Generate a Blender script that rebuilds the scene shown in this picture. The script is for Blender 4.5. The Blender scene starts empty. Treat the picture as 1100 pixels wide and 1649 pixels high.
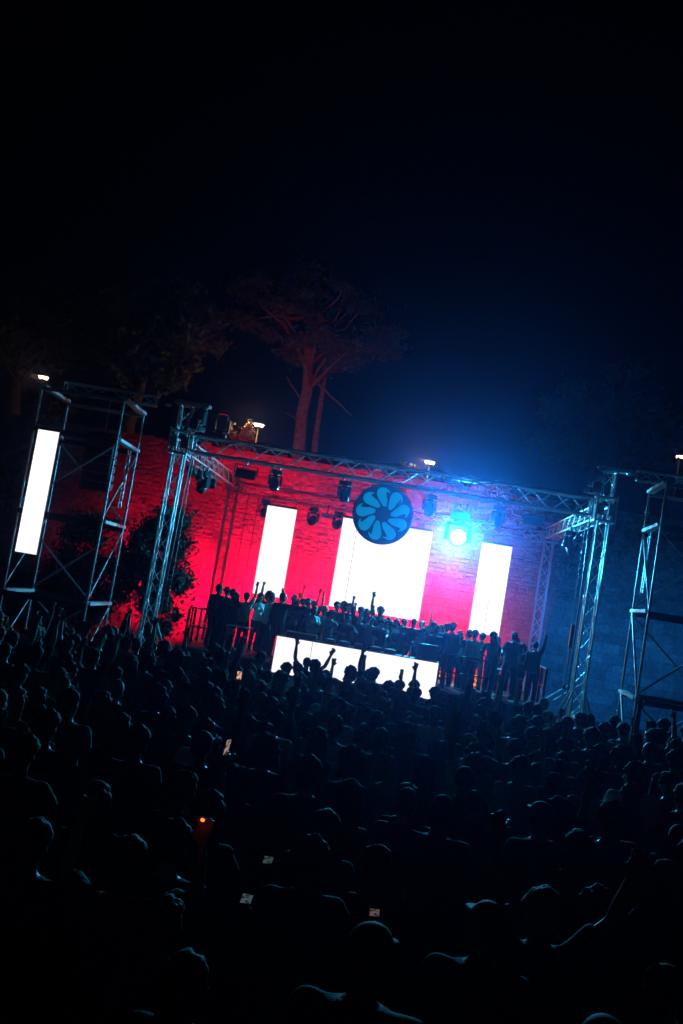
import bpy, bmesh, math, random
from mathutils import Vector, Matrix, Euler, noise
rad = math.radians
random.seed(7)
sc = bpy.context.scene
C = sc.collection

# ------------------------------------------------------------------ camera, world, exposure
cd = bpy.data.cameras.new('camera')
cam = bpy.data.objects.new('camera', cd); C.objects.link(cam)
cd.sensor_fit = 'VERTICAL'; cd.sensor_height = 36.0; cd.sensor_width = 24.0; cd.lens = 35.0
cd.clip_start = 0.1; cd.clip_end = 2000
cam.location = (0.66, 0, 3.2)
cam.rotation_euler = (Matrix.Rotation(rad(3.86), 3, 'Z') @ Matrix.Rotation(rad(94.47), 3, 'X') @ Matrix.Rotation(rad(9.5), 3, 'Z')).to_euler()
sc.camera = cam

w = bpy.data.worlds.new('World'); sc.world = w; w.use_nodes = True
wn = w.node_tree.nodes; wl = w.node_tree.links
bg = wn['Background']
sky = wn.new('ShaderNodeTexSky'); sky.sky_type = 'NISHITA'; sky.sun_disc = False
sky.sun_elevation = rad(-9); sky.sun_rotation = rad(200)
wl.new(sky.outputs[0], bg.inputs[0]); bg.inputs[1].default_value = 0.02

sc.view_settings.view_transform = 'Standard'; sc.view_settings.look = 'None'
sc.view_settings.exposure = 0.0; sc.view_settings.gamma = 1.0
sc.cycles.use_denoising = True
sc.cycles.max_bounces = 3; sc.cycles.diffuse_bounces = 1; sc.cycles.glossy_bounces = 1; sc.cycles.transmission_bounces = 1
sc.cycles.use_adaptive_sampling = True; sc.cycles.adaptive_threshold = 0.03
sc.cycles.transparent_max_bounces = 8; sc.cycles.volume_bounces = 0
sc.cycles.sample_clamp_indirect = 4.0
sc.cycles.caustics_reflective = False; sc.cycles.caustics_refractive = False

# ------------------------------------------------------------------ materials
MATS = {}
def mat(name, col, rough=0.6, metal=0.0, noise_scale=None, noise_amt=0.25, bump=0.0, bump_scale=40.0, emit=None, estr=0.0, spec=0.5):
    if name in MATS: return MATS[name]
    m = bpy.data.materials.new(name); m.use_nodes = True
    nt = m.node_tree; b = nt.nodes['Principled BSDF']
    b.inputs['Base Color'].default_value = (*col, 1); b.inputs['Roughness'].default_value = rough
    b.inputs['Metallic'].default_value = metal; b.inputs['Specular IOR Level'].default_value = spec
    tc = None
    if noise_scale or bump:
        tc = nt.nodes.new('ShaderNodeTexCoord')
    if noise_scale:
        n = nt.nodes.new('ShaderNodeTexNoise'); n.inputs['Scale'].default_value = noise_scale; n.inputs['Detail'].default_value = 6
        r = nt.nodes.new('ShaderNodeMapRange'); r.inputs[1].default_value = 0.3; r.inputs[2].default_value = 0.7
        r.inputs[3].default_value = 1 - noise_amt; r.inputs[4].default_value = 1 + noise_amt
        mx = nt.nodes.new('ShaderNodeVectorMath'); mx.operation = 'SCALE'; mx.inputs[0].default_value = col
        nt.links.new(tc.outputs['Object'], n.inputs['Vector']); nt.links.new(n.outputs[0], r.inputs[0])
        nt.links.new(r.outputs[0], mx.inputs['Scale']); nt.links.new(mx.outputs[0], b.inputs['Base Color'])
        rr = nt.nodes.new('ShaderNodeMapRange'); rr.inputs[3].default_value = max(0.05, rough - 0.12); rr.inputs[4].default_value = min(1, rough + 0.12)
        nt.links.new(n.outputs[0], rr.inputs[0]); nt.links.new(rr.outputs[0], b.inputs['Roughness'])
    if bump:
        n2 = nt.nodes.new('ShaderNodeTexNoise'); n2.inputs['Scale'].default_value = bump_scale; n2.inputs['Detail'].default_value = 5
        bp = nt.nodes.new('ShaderNodeBump'); bp.inputs['Strength'].default_value = bump; bp.inputs['Distance'].default_value = 0.03
        nt.links.new(tc.outputs['Object'], n2.inputs['Vector']); nt.links.new(n2.outputs[0], bp.inputs['Height'])
        nt.links.new(bp.outputs[0], b.inputs['Normal'])
    if emit:
        b.inputs['Emission Color'].default_value = (*emit, 1); b.inputs['Emission Strength'].default_value = estr
    MATS[name] = m
    return m

def stone_mat(name, base, seed):
    if name in MATS: return MATS[name]
    m = mat(name, base, 0.92)
    nt = m.node_tree; b = nt.nodes['Principled BSDF']; L = nt.links
    g = nt.nodes.new('ShaderNodeNewGeometry')
    n1 = nt.nodes.new('ShaderNodeTexNoise'); n1.inputs['Scale'].default_value = 0.55; n1.inputs['Detail'].default_value = 7
    n2 = nt.nodes.new('ShaderNodeTexNoise'); n2.inputs['Scale'].default_value = 9; n2.inputs['Detail'].default_value = 9; n2.inputs['Roughness'].default_value = 0.65
    isl = nt.nodes.new('ShaderNodeMapRange'); isl.inputs[3].default_value = 0.72; isl.inputs[4].default_value = 1.22
    L.new(g.outputs['Position'], n1.inputs['Vector']); L.new(g.outputs['Position'], n2.inputs['Vector'])
    L.new(g.outputs['Random Per Island'], isl.inputs[0])
    r1 = nt.nodes.new('ShaderNodeMapRange'); r1.inputs[1].default_value = .3; r1.inputs[2].default_value = .7; r1.inputs[3].default_value = .6; r1.inputs[4].default_value = 1.2
    r2 = nt.nodes.new('ShaderNodeMapRange'); r2.inputs[1].default_value = .3; r2.inputs[2].default_value = .7; r2.inputs[3].default_value = .65; r2.inputs[4].default_value = 1.3
    L.new(n1.outputs[0], r1.inputs[0]); L.new(n2.outputs[0], r2.inputs[0])
    ma = nt.nodes.new('ShaderNodeMath'); ma.operation = 'MULTIPLY'; L.new(r1.outputs[0], ma.inputs[0]); L.new(r2.outputs[0], ma.inputs[1])
    mb = nt.nodes.new('ShaderNodeMath'); mb.operation = 'MULTIPLY'; L.new(ma.outputs[0], mb.inputs[0]); L.new(isl.outputs[0], mb.inputs[1])
    sv = nt.nodes.new('ShaderNodeVectorMath'); sv.operation = 'SCALE'; sv.inputs[0].default_value = base
    L.new(mb.outputs[0], sv.inputs['Scale']); L.new(sv.outputs[0], b.inputs['Base Color'])
    bp = nt.nodes.new('ShaderNodeBump'); bp.inputs['Strength'].default_value = 0.7; bp.inputs['Distance'].default_value = 0.05
    L.new(n2.outputs[0], bp.inputs['Height']); L.new(bp.outputs[0], b.inputs['Normal'])
    return m

M_STONE = stone_mat('limestone', (0.40, 0.36, 0.32), 1)
M_RUBBLE = stone_mat('rubble_stone', (0.33, 0.30, 0.27), 2)
M_MORTAR = mat('mortar', (0.24, 0.22, 0.20), 0.95, noise_scale=3, bump=0.5, bump_scale=12)
M_GROUND = mat('ground_dirt', (0.06, 0.055, 0.05), 0.95, noise_scale=2.5, bump=0.4)
M_HILL = mat('hill_soil', (0.07, 0.06, 0.04), 0.95, noise_scale=1.2, bump=0.5)
M_ALU = mat('aluminium', (0.74, 0.76, 0.78), 0.38, 0.35, noise_scale=14, noise_amt=0.2)
M_STEEL = mat('galvanised_steel', (0.42, 0.44, 0.46), 0.45, 0.35, noise_scale=10, noise_amt=0.3)
M_BLACK = mat('black_metal', (0.018, 0.018, 0.02), 0.45, 0.2, noise_scale=20, noise_amt=0.3)
M_PLAST = mat('black_plastic', (0.02, 0.02, 0.022), 0.38, 0.0, noise_scale=25, noise_amt=0.3)
M_DRAPE = mat('black_drape', (0.012, 0.012, 0.014), 0.95)
M_DECKP = mat('deck_plank', (0.55, 0.57, 0.58), 0.5, 0.1, noise_scale=8, noise_amt=0.25)
M_PLY = mat('stage_ply', (0.05, 0.045, 0.04), 0.55, noise_scale=5, noise_amt=0.35)
M_TABLE = mat('table_top', (0.03, 0.03, 0.035), 0.4, noise_scale=6)
M_GLASS = mat('lens_glass', (0.03, 0.035, 0.045), 0.06, 0.0)
M_LED = mat('led_white', (0.02, 0.02, 0.02), 0.7, emit=(1.0, 0.995, 1.0), estr=1.2)
M_LEDF = mat('led_white_front', (0.02, 0.02, 0.02), 0.7, emit=(1.0, 0.97, 1.0), estr=1.1)
M_DISC = mat('logo_navy', (0.008, 0.03, 0.06), 0.6, noise_scale=5, noise_amt=0.1)
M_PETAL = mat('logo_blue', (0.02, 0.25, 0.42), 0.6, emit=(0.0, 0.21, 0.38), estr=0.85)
M_BEAM = mat('beam_lens', (0.1, 0.1, 0.1), 0.3, emit=(0.35, 0.95, 1.0), estr=60.0)
M_WARM = mat('lamp_glow', (0.1, 0.1, 0.1), 0.4, emit=(1.0, 0.62, 0.30), estr=14.0)
M_ORANGE = mat('par_glow', (0.1, 0.05, 0.02), 0.4, emit=(1.0, 0.16, 0.02), estr=2.2)
M_REDLED = mat('red_lens', (0.05, 0.01, 0.01), 0.4, emit=(1.0, 0.02, 0.06), estr=0.5)
M_BARK = mat('pine_bark', (0.16, 0.10, 0.07), 0.95, noise_scale=6, noise_amt=0.45, bump=1.0, bump_scale=14)
M_NEEDLE = mat('pine_needles', (0.035, 0.05, 0.022), 0.8, noise_scale=2.0, noise_amt=0.5)
M_LEAF = mat('leaf_green', (0.05, 0.075, 0.03), 0.7, noise_scale=3.0, noise_amt=0.5)
M_DRY = mat('dry_leaf', (0.20, 0.17, 0.055), 0.8, noise_scale=3.0, noise_amt=0.4)

# ------------------------------------------------------------------ mesh helpers
def link(o, parent=None):
    C.objects.link(o)
    if parent is not None: o.parent = parent
    return o
def mobj(name, me, m=None, parent=None, loc=(0, 0, 0)):
    o = bpy.data.objects.new(name, me); link(o, parent); o.location = loc
    if m is not None:
        if len(me.materials) == 0: me.materials.append(m)
        elif me.materials[0] is not m:
            o.material_slots[0].link = 'OBJECT'; o.material_slots[0].material = m
    return o
def tag(o, label, cat=None, group=None, kind=None):
    if label: o['label'] = label
    if cat: o['category'] = cat
    if group: o['group'] = group
    if kind: o['kind'] = kind
    return o
def thing(name, label, cat, loc=(0, 0, 0), rotz=0.0, group=None):
    o = bpy.data.objects.new(name, None); C.objects.link(o); o.empty_display_size = 0.2
    o.location = loc; o.rotation_euler = (0, 0, rotz)
    return tag(o, label, cat, group)
def bm_mesh(bm, name, smooth=False):
    me = bpy.data.meshes.new(name)
    bmesh.ops.recalc_face_normals(bm, faces=bm.faces)
    bm.to_mesh(me); bm.free()
    if smooth:
        for p in me.polygons: p.use_smooth = True
    return me
def bm_box(bm, lo, hi, M=None):
    v = [bm.verts.new((x, y, z)) for x in (lo[0], hi[0]) for y in (lo[1], hi[1]) for z in (lo[2], hi[2])]
    for f in ((0, 1, 3, 2), (4, 6, 7, 5), (0, 4, 5, 1), (2, 3, 7, 6), (0, 2, 6, 4), (1, 5, 7, 3)):
        bm.faces.new([v[i] for i in f])
    if M is not None: bmesh.ops.transform(bm, matrix=M, verts=v)
    return v
def box_mesh(name, lo, hi, bevel=0.0):
    bm = bmesh.new(); bm_box(bm, lo, hi)
    if bevel: bmesh.ops.bevel(bm, geom=bm.edges[:], offset=bevel, segments=2, affect='EDGES', profile=0.6)
    return bm_mesh(bm, name)
def frame_of(d):
    d = d.normalized(); up = Vector((0, 0, 1)) if abs(d.z) < 0.95 else Vector((0, 1, 0))
    x = d.cross(up).normalized(); y = d.cross(x).normalized()
    return x, y
def bm_tube(bm, pts, radii, seg=8, squash=None, xdir=None):
    pts = [Vector(p) for p in pts]; rings = []
    for i, p in enumerate(pts):
        d = (pts[min(i + 1, len(pts) - 1)] - pts[max(i - 1, 0)])
        if xdir is not None:
            x = (Vector(xdir) - d.normalized() * d.normalized().dot(Vector(xdir))).normalized(); y = d.normalized().cross(x)
        else:
            x, y = frame_of(d)
        r = radii[i]; rx, ry = r if isinstance(r, tuple) else (r, r)
        rings.append([bm.verts.new(p + x * (rx * math.cos(2 * math.pi * k / seg)) + y * (ry * math.sin(2 * math.pi * k / seg))) for k in range(seg)])
    for a, b in zip(rings, rings[1:]):
        for k in range(seg):
            bm.faces.new((a[k], a[(k + 1) % seg], b[(k + 1) % seg], b[k]))
    bm.faces.new(rings[0][::-1]); bm.faces.new(rings[-1])
    return rings
def bm_ball(bm, c, r, M=None, u=12, v=8):
    T = Matrix.Translation(Vector(c)) @ (M or Matrix()) @ Matrix.Diagonal((*r, 1))
    top = bm.verts.new(T @ Vector((0, 0, 1))); bot = bm.verts.new(T @ Vector((0, 0, -1))); rings = []
    for j in range(1, v):
        a = math.pi * j / v
        rings.append([bm.verts.new(T @ Vector((math.sin(a) * math.cos(6.283185 * k / u), math.sin(a) * math.sin(6.283185 * k / u), math.cos(a)))) for k in range(u)])
    for k in range(u):
        bm.faces.new((top, rings[0][k], rings[0][(k + 1) % u])); bm.faces.new((bot, rings[-1][(k + 1) % u], rings[-1][k]))
        for p, q in zip(rings, rings[1:]): bm.faces.new((p[k], q[k], q[(k + 1) % u], p[(k + 1) % u]))
def bm_capsule(bm, pts, radii, seg=10):
    bm_tube(bm, pts, radii, seg)
    for p, r in ((pts[0], radii[0]), (pts[-1], radii[-1])):
        r = r if isinstance(r, tuple) else (r, r)
        bm_ball(bm, p, (r[0] * .98, min(r) * .98, min(r) * .98), u=10, v=6)

# unit bars that every tube and beam shares
_b = bmesh.new(); bm_tube(_b, [(0, 0, 0), (0, 0, 1)], [1, 1], 8); ROD = bm_mesh(_b, 'rod')
for p in ROD.polygons: p.use_smooth = len(p.vertices) == 4
_b = bmesh.new(); bm_box(_b, (-.5, -.5, 0), (.5, .5, 1)); BEAM = bm_mesh(_b, 'beam')
def bar(parent, name, a, b, r, m, square=False, aspect=1.0):
    a = Vector(a); b = Vector(b); d = b - a
    o = bpy.data.objects.new(name, BEAM if square else ROD); link(o, parent)
    me = o.data
    if len(me.materials) == 0: me.materials.append(m)
    o.material_slots[0].link = 'OBJECT'; o.material_slots[0].material = m
    dn = d.normalized()
    up = Vector((0, 0, 1)) if abs(dn.z) < 0.98 else Vector((0, 1, 0))
    x = up.cross(dn).normalized(); y = dn.cross(x)
    R = Matrix((x, y, dn)).transposed().to_4x4()
    s = (2 * r, 2 * r * aspect, d.length) if square else (r, r, d.length)
    o.matrix_local = Matrix.Translation(a) @ R @ Matrix.Diagonal((*s, 1))
    return o
def spot(name, loc, target, power, col, size, blend, radius=0.08, parent=None):
    l = bpy.data.lights.new(name, 'SPOT'); l.energy = power; l.color = col; l.spot_size = rad(size); l.spot_blend = blend; l.shadow_soft_size = radius
    o = bpy.data.objects.new(name, l); link(o, parent); o.location = loc
    o.rotation_euler = (Vector(target) - Vector(loc)).to_track_quat('-Z', 'Y').to_euler()
    return o
def point(name, loc, power, col, radius=0.08, parent=None):
    l = bpy.data.lights.new(name, 'POINT'); l.energy = power; l.color = col; l.shadow_soft_size = radius
    o = bpy.data.objects.new(name, l); link(o, parent); o.location = loc
    return o

# ------------------------------------------------------------------ body, clothing and hair shapes shared by all people (built first, placed last)
def remeshed(bm, name, voxel, smooth=2, wrinkle=0.0, wscale=9.0):
    bmesh.ops.recalc_face_normals(bm, faces=bm.faces)
    me = bpy.data.meshes.new(name + '_src'); bm.to_mesh(me); bm.free()
    ob = bpy.data.objects.new('tmp', me); C.objects.link(ob)
    md = ob.modifiers.new('r', 'REMESH'); md.mode = 'VOXEL'; md.voxel_size = voxel
    sm = ob.modifiers.new('s', 'SMOOTH'); sm.factor = .5; sm.iterations = smooth
    dg = bpy.context.evaluated_depsgraph_get()
    out = bpy.data.meshes.new_from_object(ob.evaluated_get(dg)); out.name = name
    bpy.data.objects.remove(ob); bpy.data.meshes.remove(me)
    if wrinkle:
        for v in out.vertices:
            n = noise.noise(Vector((v.co.x * wscale, v.co.y * wscale, v.co.z * wscale * .6))) + .5 * noise.noise(v.co * wscale * 2.3)
            v.co += v.normal * (n * wrinkle)
    for p in out.polygons: p.use_smooth = True
    return out
def V(*a): return Vector(a)
def bm_hand(bm, wrist, f, side, nrm, kind, sgn):
    # palm along f, width along side (thumb side), nrm = palm normal
    f = f.normalized(); side = (side - f * side.dot(f)).normalized(); nrm = f.cross(side).normalized() * (1 if nrm.dot(f.cross(side)) > 0 else -1)
    pl = .088
    bm_tube(bm, [wrist - f * .02, wrist + f * .03, wrist + f * pl], [(.026, .02), (.036, .018), (.041, .016)], 10, xdir=side)
    lens_ = (.078, .086, .080, .062)
    for i in range(4):
        off = (1.5 - i) * .021
        base = wrist + f * (pl - .01) + side * off
        splay = side * (1.5 - i) * (.16 if kind == 'open' else .03)
        curl = {'open': .18, 'relax': .7, 'fist': 2.2, 'grip': 1.3, 'point': 2.2 if i else .05}[kind]
        d = (f + splay).normalized(); L = lens_[i] / 3; pts = [base]; ang = curl / 3
        for k in range(3):
            a = ang * (k + 1)
            pts.append(pts[-1] + (d * math.cos(a) + nrm * math.sin(a)) * L)
        bm_capsule(bm, pts, [.0125, .012, .0115, .0105], 8)
    tb = wrist + f * .025 + side * .03
    d1 = (f * .75 + side * (.75 if kind == 'open' else .25) + nrm * (.15 if kind == 'open' else .6)).normalized()
    bm_capsule(bm, [tb, tb + d1 * .035, tb + d1 * .035 + (d1 + f * .5).normalized() * .03], [.0155, .0135, .0115], 8)

ARMS = {  # (upper arm direction, forearm direction, hand) for the right arm; mirrored for the left
    'down': (V(.16, -.03, -1), V(.02, .22, -1), 'relax'),
    'chest': (V(.22, .12, -1), V(-.45, .85, .25), 'grip'),
    'phone': (V(.5, .2, -.8), V(.25, .8, .3), 'grip'),
    'phone_up': (V(.25, .75, .35), V(-.1, .35, 1), 'grip'),
    'up': (V(.35, .12, 1), V(.05, .1, 1), 'open'),
    'up_out': (V(.8, .15, .75), V(.35, .1, 1), 'open'),
    'bent_up': (V(.45, .55, .15), V(-.05, .1, 1), 'open'),
    'point_up': (V(.3, .35, .9), V(.0, .25, 1), 'point'),
    'fist_up': (V(.3, .2, 1), V(.1, .1, 1), 'fist'),
    'hip': (V(.75, -.25, -.75), V(-.75, .35, -.55), 'relax'),
    'reach': (V(.25, .9, -.15), V(.1, 1, .1), 'open'),
    'reach_side': (V(1, .2, .05), V(1, .2, .22), 'fist'),
    'camera': (V(.3, .75, .1), V(-.35, .35, .75), 'grip'),
    'fold': (V(.12, .15, -1), V(-.9, .55, .12), 'relax'),
}
def build_variant(name, sex='m', L='down', Rr='down', lean=0, tilt=0, legs='stand', head=(0, 0, 0), sleeve='short', bottom='trousers', loose=1.0, build=1.0):
    bm = bmesh.new(); sh = bmesh.new(); tr = bmesh.new()
    f = sex == 'f'
    hipc = V(0, 0, .95)
    U = Matrix.Translation(hipc) @ Matrix.Rotation(rad(tilt), 4, 'Y') @ Matrix.Rotation(rad(-lean), 4, 'X') @ Matrix.Translation(-hipc)
    u = lambda p: U @ Vector(p)
    b = build
    tz = [.88, .95, 1.02, 1.10, 1.20, 1.30, 1.38, 1.435, 1.465]
    if f: tr_ = [(.150, .115), (.165, .118), (.158, .112), (.125, .095), (.130, .098), (.150, .115), (.155, .10), (.125, .078), (.065, .058)]
    else: tr_ = [(.145, .112), (.158, .115), (.155, .112), (.148, .108), (.160, .115), (.178, .122), (.182, .108), (.150, .085), (.075, .065)]
    tr_ = [(a * b, c * b) for a, c in tr_]
    X = (U.to_3x3() @ V(1, 0, 0))
    tp = [u((0, -.01 if z > 1.25 else 0, z)) for z in tz]
    bm_tube(bm, tp, tr_, 16, xdir=X)
    g = .013 * loose
    st = 0 if bottom != 'dress' else 0
    bm_tube(sh, [u((0, 0, .86 if not f else .92))] + tp[1:], [(tr_[1][0] + g * 1.9, tr_[1][1] + g * 1.9)] + [(a + g * (1.4 if z < 1.2 else 1), c + g * (1.4 if z < 1.2 else 1)) for (a, c), z in zip(tr_[1:], tz[1:])], 18, xdir=X)
    if f:
        for s in (-1, 1): bm_ball(bm, u((s * .07, .085, 1.27)), (.062, .055, .06)); bm_ball(sh, u((s * .07, .088, 1.27)), (.072, .064, .068))
    # neck and head
    nk = u((0, -.01, 1.44)); hc = u((0, .02, 1.615))
    bm_tube(bm, [nk, u((0, 0, 1.50)), u((0, .012, 1.58))], [.062 if not f else .052, .054 if not f else .046, .056], 12)
    Hm = Matrix.Translation(hc) @ U.to_3x3().to_4x4() @ Euler((rad(head[0]), rad(head[2]), rad(head[1])), 'XYZ').to_matrix().to_4x4()
    def hb(c, r, rot=None): bm_ball(bm, Hm @ Vector(c), r, Hm.to_3x3().to_4x4() @ (rot or Matrix()), 14, 10)
    hb((0, -.005, .02), (.076, .096, .098)); hb((0, .022, -.045), (.058, .066, .072)); hb((0, .05, -.085), (.032, .03, .022))
    hb((0, .093, -.018), (.014, .022, .028)); hb((0, .075, .022), (.055, .02, .014))
    for s in (-1, 1): hb((s * .077, -.005, -.01), (.012, .022, .034))
    # arms
    hands = {}
    sw = .185 * b if not f else .160 * b
    for s, key in ((-1, L), (1, Rr)):
        ua, fa, hk = ARMS[key]
        ua = V(ua.x * s, ua.y, ua.z).normalized(); fa = V(fa.x * s, fa.y, fa.z).normalized()
        R3 = U.to_3x3(); ua = R3 @ ua; fa = R3 @ fa
        raise_ = max(0, ua.z)
        S = u((s * (sw - .02 * raise_), -.005, 1.395 + .045 * raise_))
        E_ = S + ua * .285; W_ = E_ + fa * .25
        k = (1.0 if not f else .84) * (b ** .5)
        bm_capsule(bm, [u((s * sw * .55, -.005, 1.39)), S, S.lerp(E_, .5), E_], [.05 * k, .056 * k, .048 * k, .040 * k], 12)
        bm_capsule(bm, [E_, E_.lerp(W_, .35), W_], [.040 * k, .041 * k, .027 * k], 12)
        side = V(-s, 0, 0) if fa.z > .3 else (V(0, 1, 0) if fa.z < -.3 else V(0, 0, 1))
        nr = V(0, 1, 0) if fa.z > .3 else (V(-s, 0, 0) if fa.z < -.3 else V(-s, 0, -.2))
        bm_hand(bm, W_, fa, side, nr, hk, s)
        hands[s] = (W_ + fa * .10, fa)
        gs = .011 * loose
        bm_capsule(sh, [u((s * sw * .5, -.005, 1.385)), S], [.058 * k + gs, .062 * k + gs], 12)
        if sleeve == 'short': bm_tube(sh, [S, S.lerp(E_, .7)], [.060 * k + gs, .053 * k + gs * 1.6], 12)
        elif sleeve == 'long':
            bm_capsule(sh, [S, S.lerp(E_, .5), E_], [.060 * k + gs, .054 * k + gs, .047 * k + gs], 12)
            bm_tube(sh, [E_, E_.lerp(W_, .4), E_.lerp(W_, .97)], [.047 * k + gs, .046 * k + gs, .034 * k + gs], 12)
    # legs
    sp = {'stand': (.10, .02, .10, .0), 'wide': (.16, .03, .19, .0), 'step': (.11, .08, .12, .05), 'bend': (.13, .12, .13, -.02)}[legs]
    shoe = bmesh.new()
    for s in (-1, 1):
        st_ = s if legs == 'step' else 1
        Hp = V(s * .085 * b, 0, .92); K = V(s * sp[0], sp[1] * st_ + .01, .50); A = V(s * sp[2], sp[3] * st_ * 2 - .02, .085)
        kk = b ** .5
        bm_capsule(bm, [Hp, Hp.lerp(K, .45), K, K.lerp(A, .3), A], [.088 * kk, .076 * kk, .054, .056, .038], 12)
        bm_tube(bm, [A + V(0, -.05, -.045), A + V(0, .0, -.04), A + V(0, .13, -.06)], [(.035, .035), (.038, .04), (.036, .022)], 10, xdir=(1, 0, 0))
        bm_tube(shoe, [A + V(0, -.075, -.04), A + V(0, -.06, -.035), A + V(0, .02, -.03), A + V(0, .12, -.05), A + V(s * .01, .185, -.058)], [(.03, .03), (.042, .042), (.046, .048), (.047, .033), (.032, .022)], 12, xdir=(1, 0, 0))
        gl = .012 * loose
        if bottom == 'trousers':
            bm_capsule(tr, [Hp, Hp.lerp(K, .45), K, K.lerp(A, .35), A + V(0, 0, .0)], [.094 * kk + gl, .082 * kk + gl, .062 + gl, .062 + gl, .055 + gl], 14)
        elif bottom == 'shorts':
            bm_capsule(tr, [Hp, Hp.lerp(K, .45), Hp.lerp(K, .9)], [.094 * kk + gl, .086 * kk + gl, .075 + gl], 14)
    if bottom == 'dress':
        bm_tube(tr, [V(0, 0, .45), V(0, 0, .7), V(0, 0, .95), u((0, 0, 1.08))], [(.24, .19), (.21, .165), (tr_[1][0] + .02, tr_[1][1] + .02), (tr_[3][0] + .012, tr_[3][1] + .012)], 16, xdir=(1, 0, 0))
    else:
        bm_tube(tr, [V(0, 0, .84), V(0, 0, .92), u((0, 0, 1.0)), u((0, 0, 1.03))], [(.13 * b, .10 * b), (tr_[1][0] + .008, tr_[1][1] + .008), (tr_[2][0] + .008, tr_[2][1] + .008), (tr_[2][0] + .004, tr_[2][1] + .004)], 16, xdir=(1, 0, 0))
    fine = any(ARMS[q][2] in ('open', 'fist', 'point') for q in (L, Rr))
    d = {'body': remeshed(bm, 'person_body', .0135 if fine else .017, 2), 'shirt': remeshed(sh, 'shirt', .021, 2, .007), 'bottom': remeshed(tr, 'trousers', .026, 2, .006), 'shoe': bm_mesh(shoe, 'shoe', True),
         'bname': {'trousers': 'trousers', 'shorts': 'shorts', 'dress': 'skirt'}[bottom], 'head': Hm, 'hands': hands, 'sleeve': sleeve, 'sex': sex}
    # keep the dressed part of the body just inside its clothes
    return d

def hair_mesh(kind, seed):
    r = random.Random(seed); bm = bmesh.new()
    def ball(c, q): bm_ball(bm, c, q, Euler((r.uniform(-.5, .5), r.uniform(-.5, .5), 0)).to_matrix().to_4x4(), 10, 7)
    if kind == 'cap':
        bm_ball(bm, (0, -.012, .045), (.087, .105, .085), None, 16, 10)
        bm_tube(bm, [(0, .05, .055), (0, .115, .05), (0, .17, .04)], [(.078, .012), (.075, .009), (.045, .007)], 14, xdir=(1, 0, 0))
        bm_ball(bm, (0, -.045, -.01), (.078, .065, .06), None, 12, 8)
        return remeshed(bm, 'hair', .011, 1)
    t = .012 if kind == 'buzz' else .02
    bm_ball(bm, (0, -.03, .035), (.076 + t * .6, .088 + t * .6, .088 + t * .7), None, 16, 12)
    bm_ball(bm, (0, -.05, -.02), (.076 + t * .3, .058 + t * .5, .07), None, 14, 10)
    if kind == 'buzz': return remeshed(bm, 'hair', .012, 2)
    for k in range(46):                                  # tufts
        a = r.uniform(0, 6.28); e = r.uniform(-.1, 1.5)
        dx, dy, dz = math.cos(a) * math.cos(e), math.sin(a) * math.cos(e), math.sin(e)
        if dy > .55 and dz < .55: continue
        s = r.uniform(.018, .036) if kind != 'curly' else r.uniform(.028, .045)
        R_ = .09 if kind != 'curly' else .115
        ball((dx * R_ * .95, -.03 + dy * R_ * 1.05, .035 + dz * R_ * 1.05), (s, s * 1.3, s))
    if kind == 'curly':
        bm_ball(bm, (0, -.035, .03), (.115, .11, .12), None, 14, 10)
        for k in range(20): ball((r.uniform(-.1, .1), r.uniform(-.13, -.05), r.uniform(-.11, .0)), (.04, .035, .04))
    if kind == 'long':
        for k in range(13):
            x = -.085 + .17 * k / 12 ; e = r.uniform(-.38, -.27)
            yb = -.085 + abs(x) * .75
            bm_capsule(bm, [(x * .8, yb * .7, .04), (x * 1.05, yb - .015, -.09), (x * 1.1, yb - .02 + r.uniform(-.01, .01), -.2), (x * .95, yb - .03 + r.uniform(-.015, .02), e)], [.03, .034, .032, .014], 8)
    if kind == 'ponytail':
        bm_capsule(bm, [(0, -.12, .04), (0, -.165, .0), (.005, -.165, -.11), (r.uniform(-.02, .02), -.14, -.24)], [.026, .036, .034, .012], 10)
    if kind == 'bun': bm_ball(bm, (0, -.085, .115), (.052, .05, .046), None, 12, 8)
    if kind == 'bob':
        for k in range(11):
            x = -.088 + .176 * k / 10; yb = -.08 + abs(x) * .85
            bm_capsule(bm, [(x * .8, yb * .7, .04), (x * 1.08, yb - .01, -.06), (x * 1.12, yb - .005, -.135 + r.uniform(-.015, .015))], [.03, .034, .02], 8)
    return remeshed(bm, 'hair', .0105, 1, .010 if kind == 'curly' else .007, 32)

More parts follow.
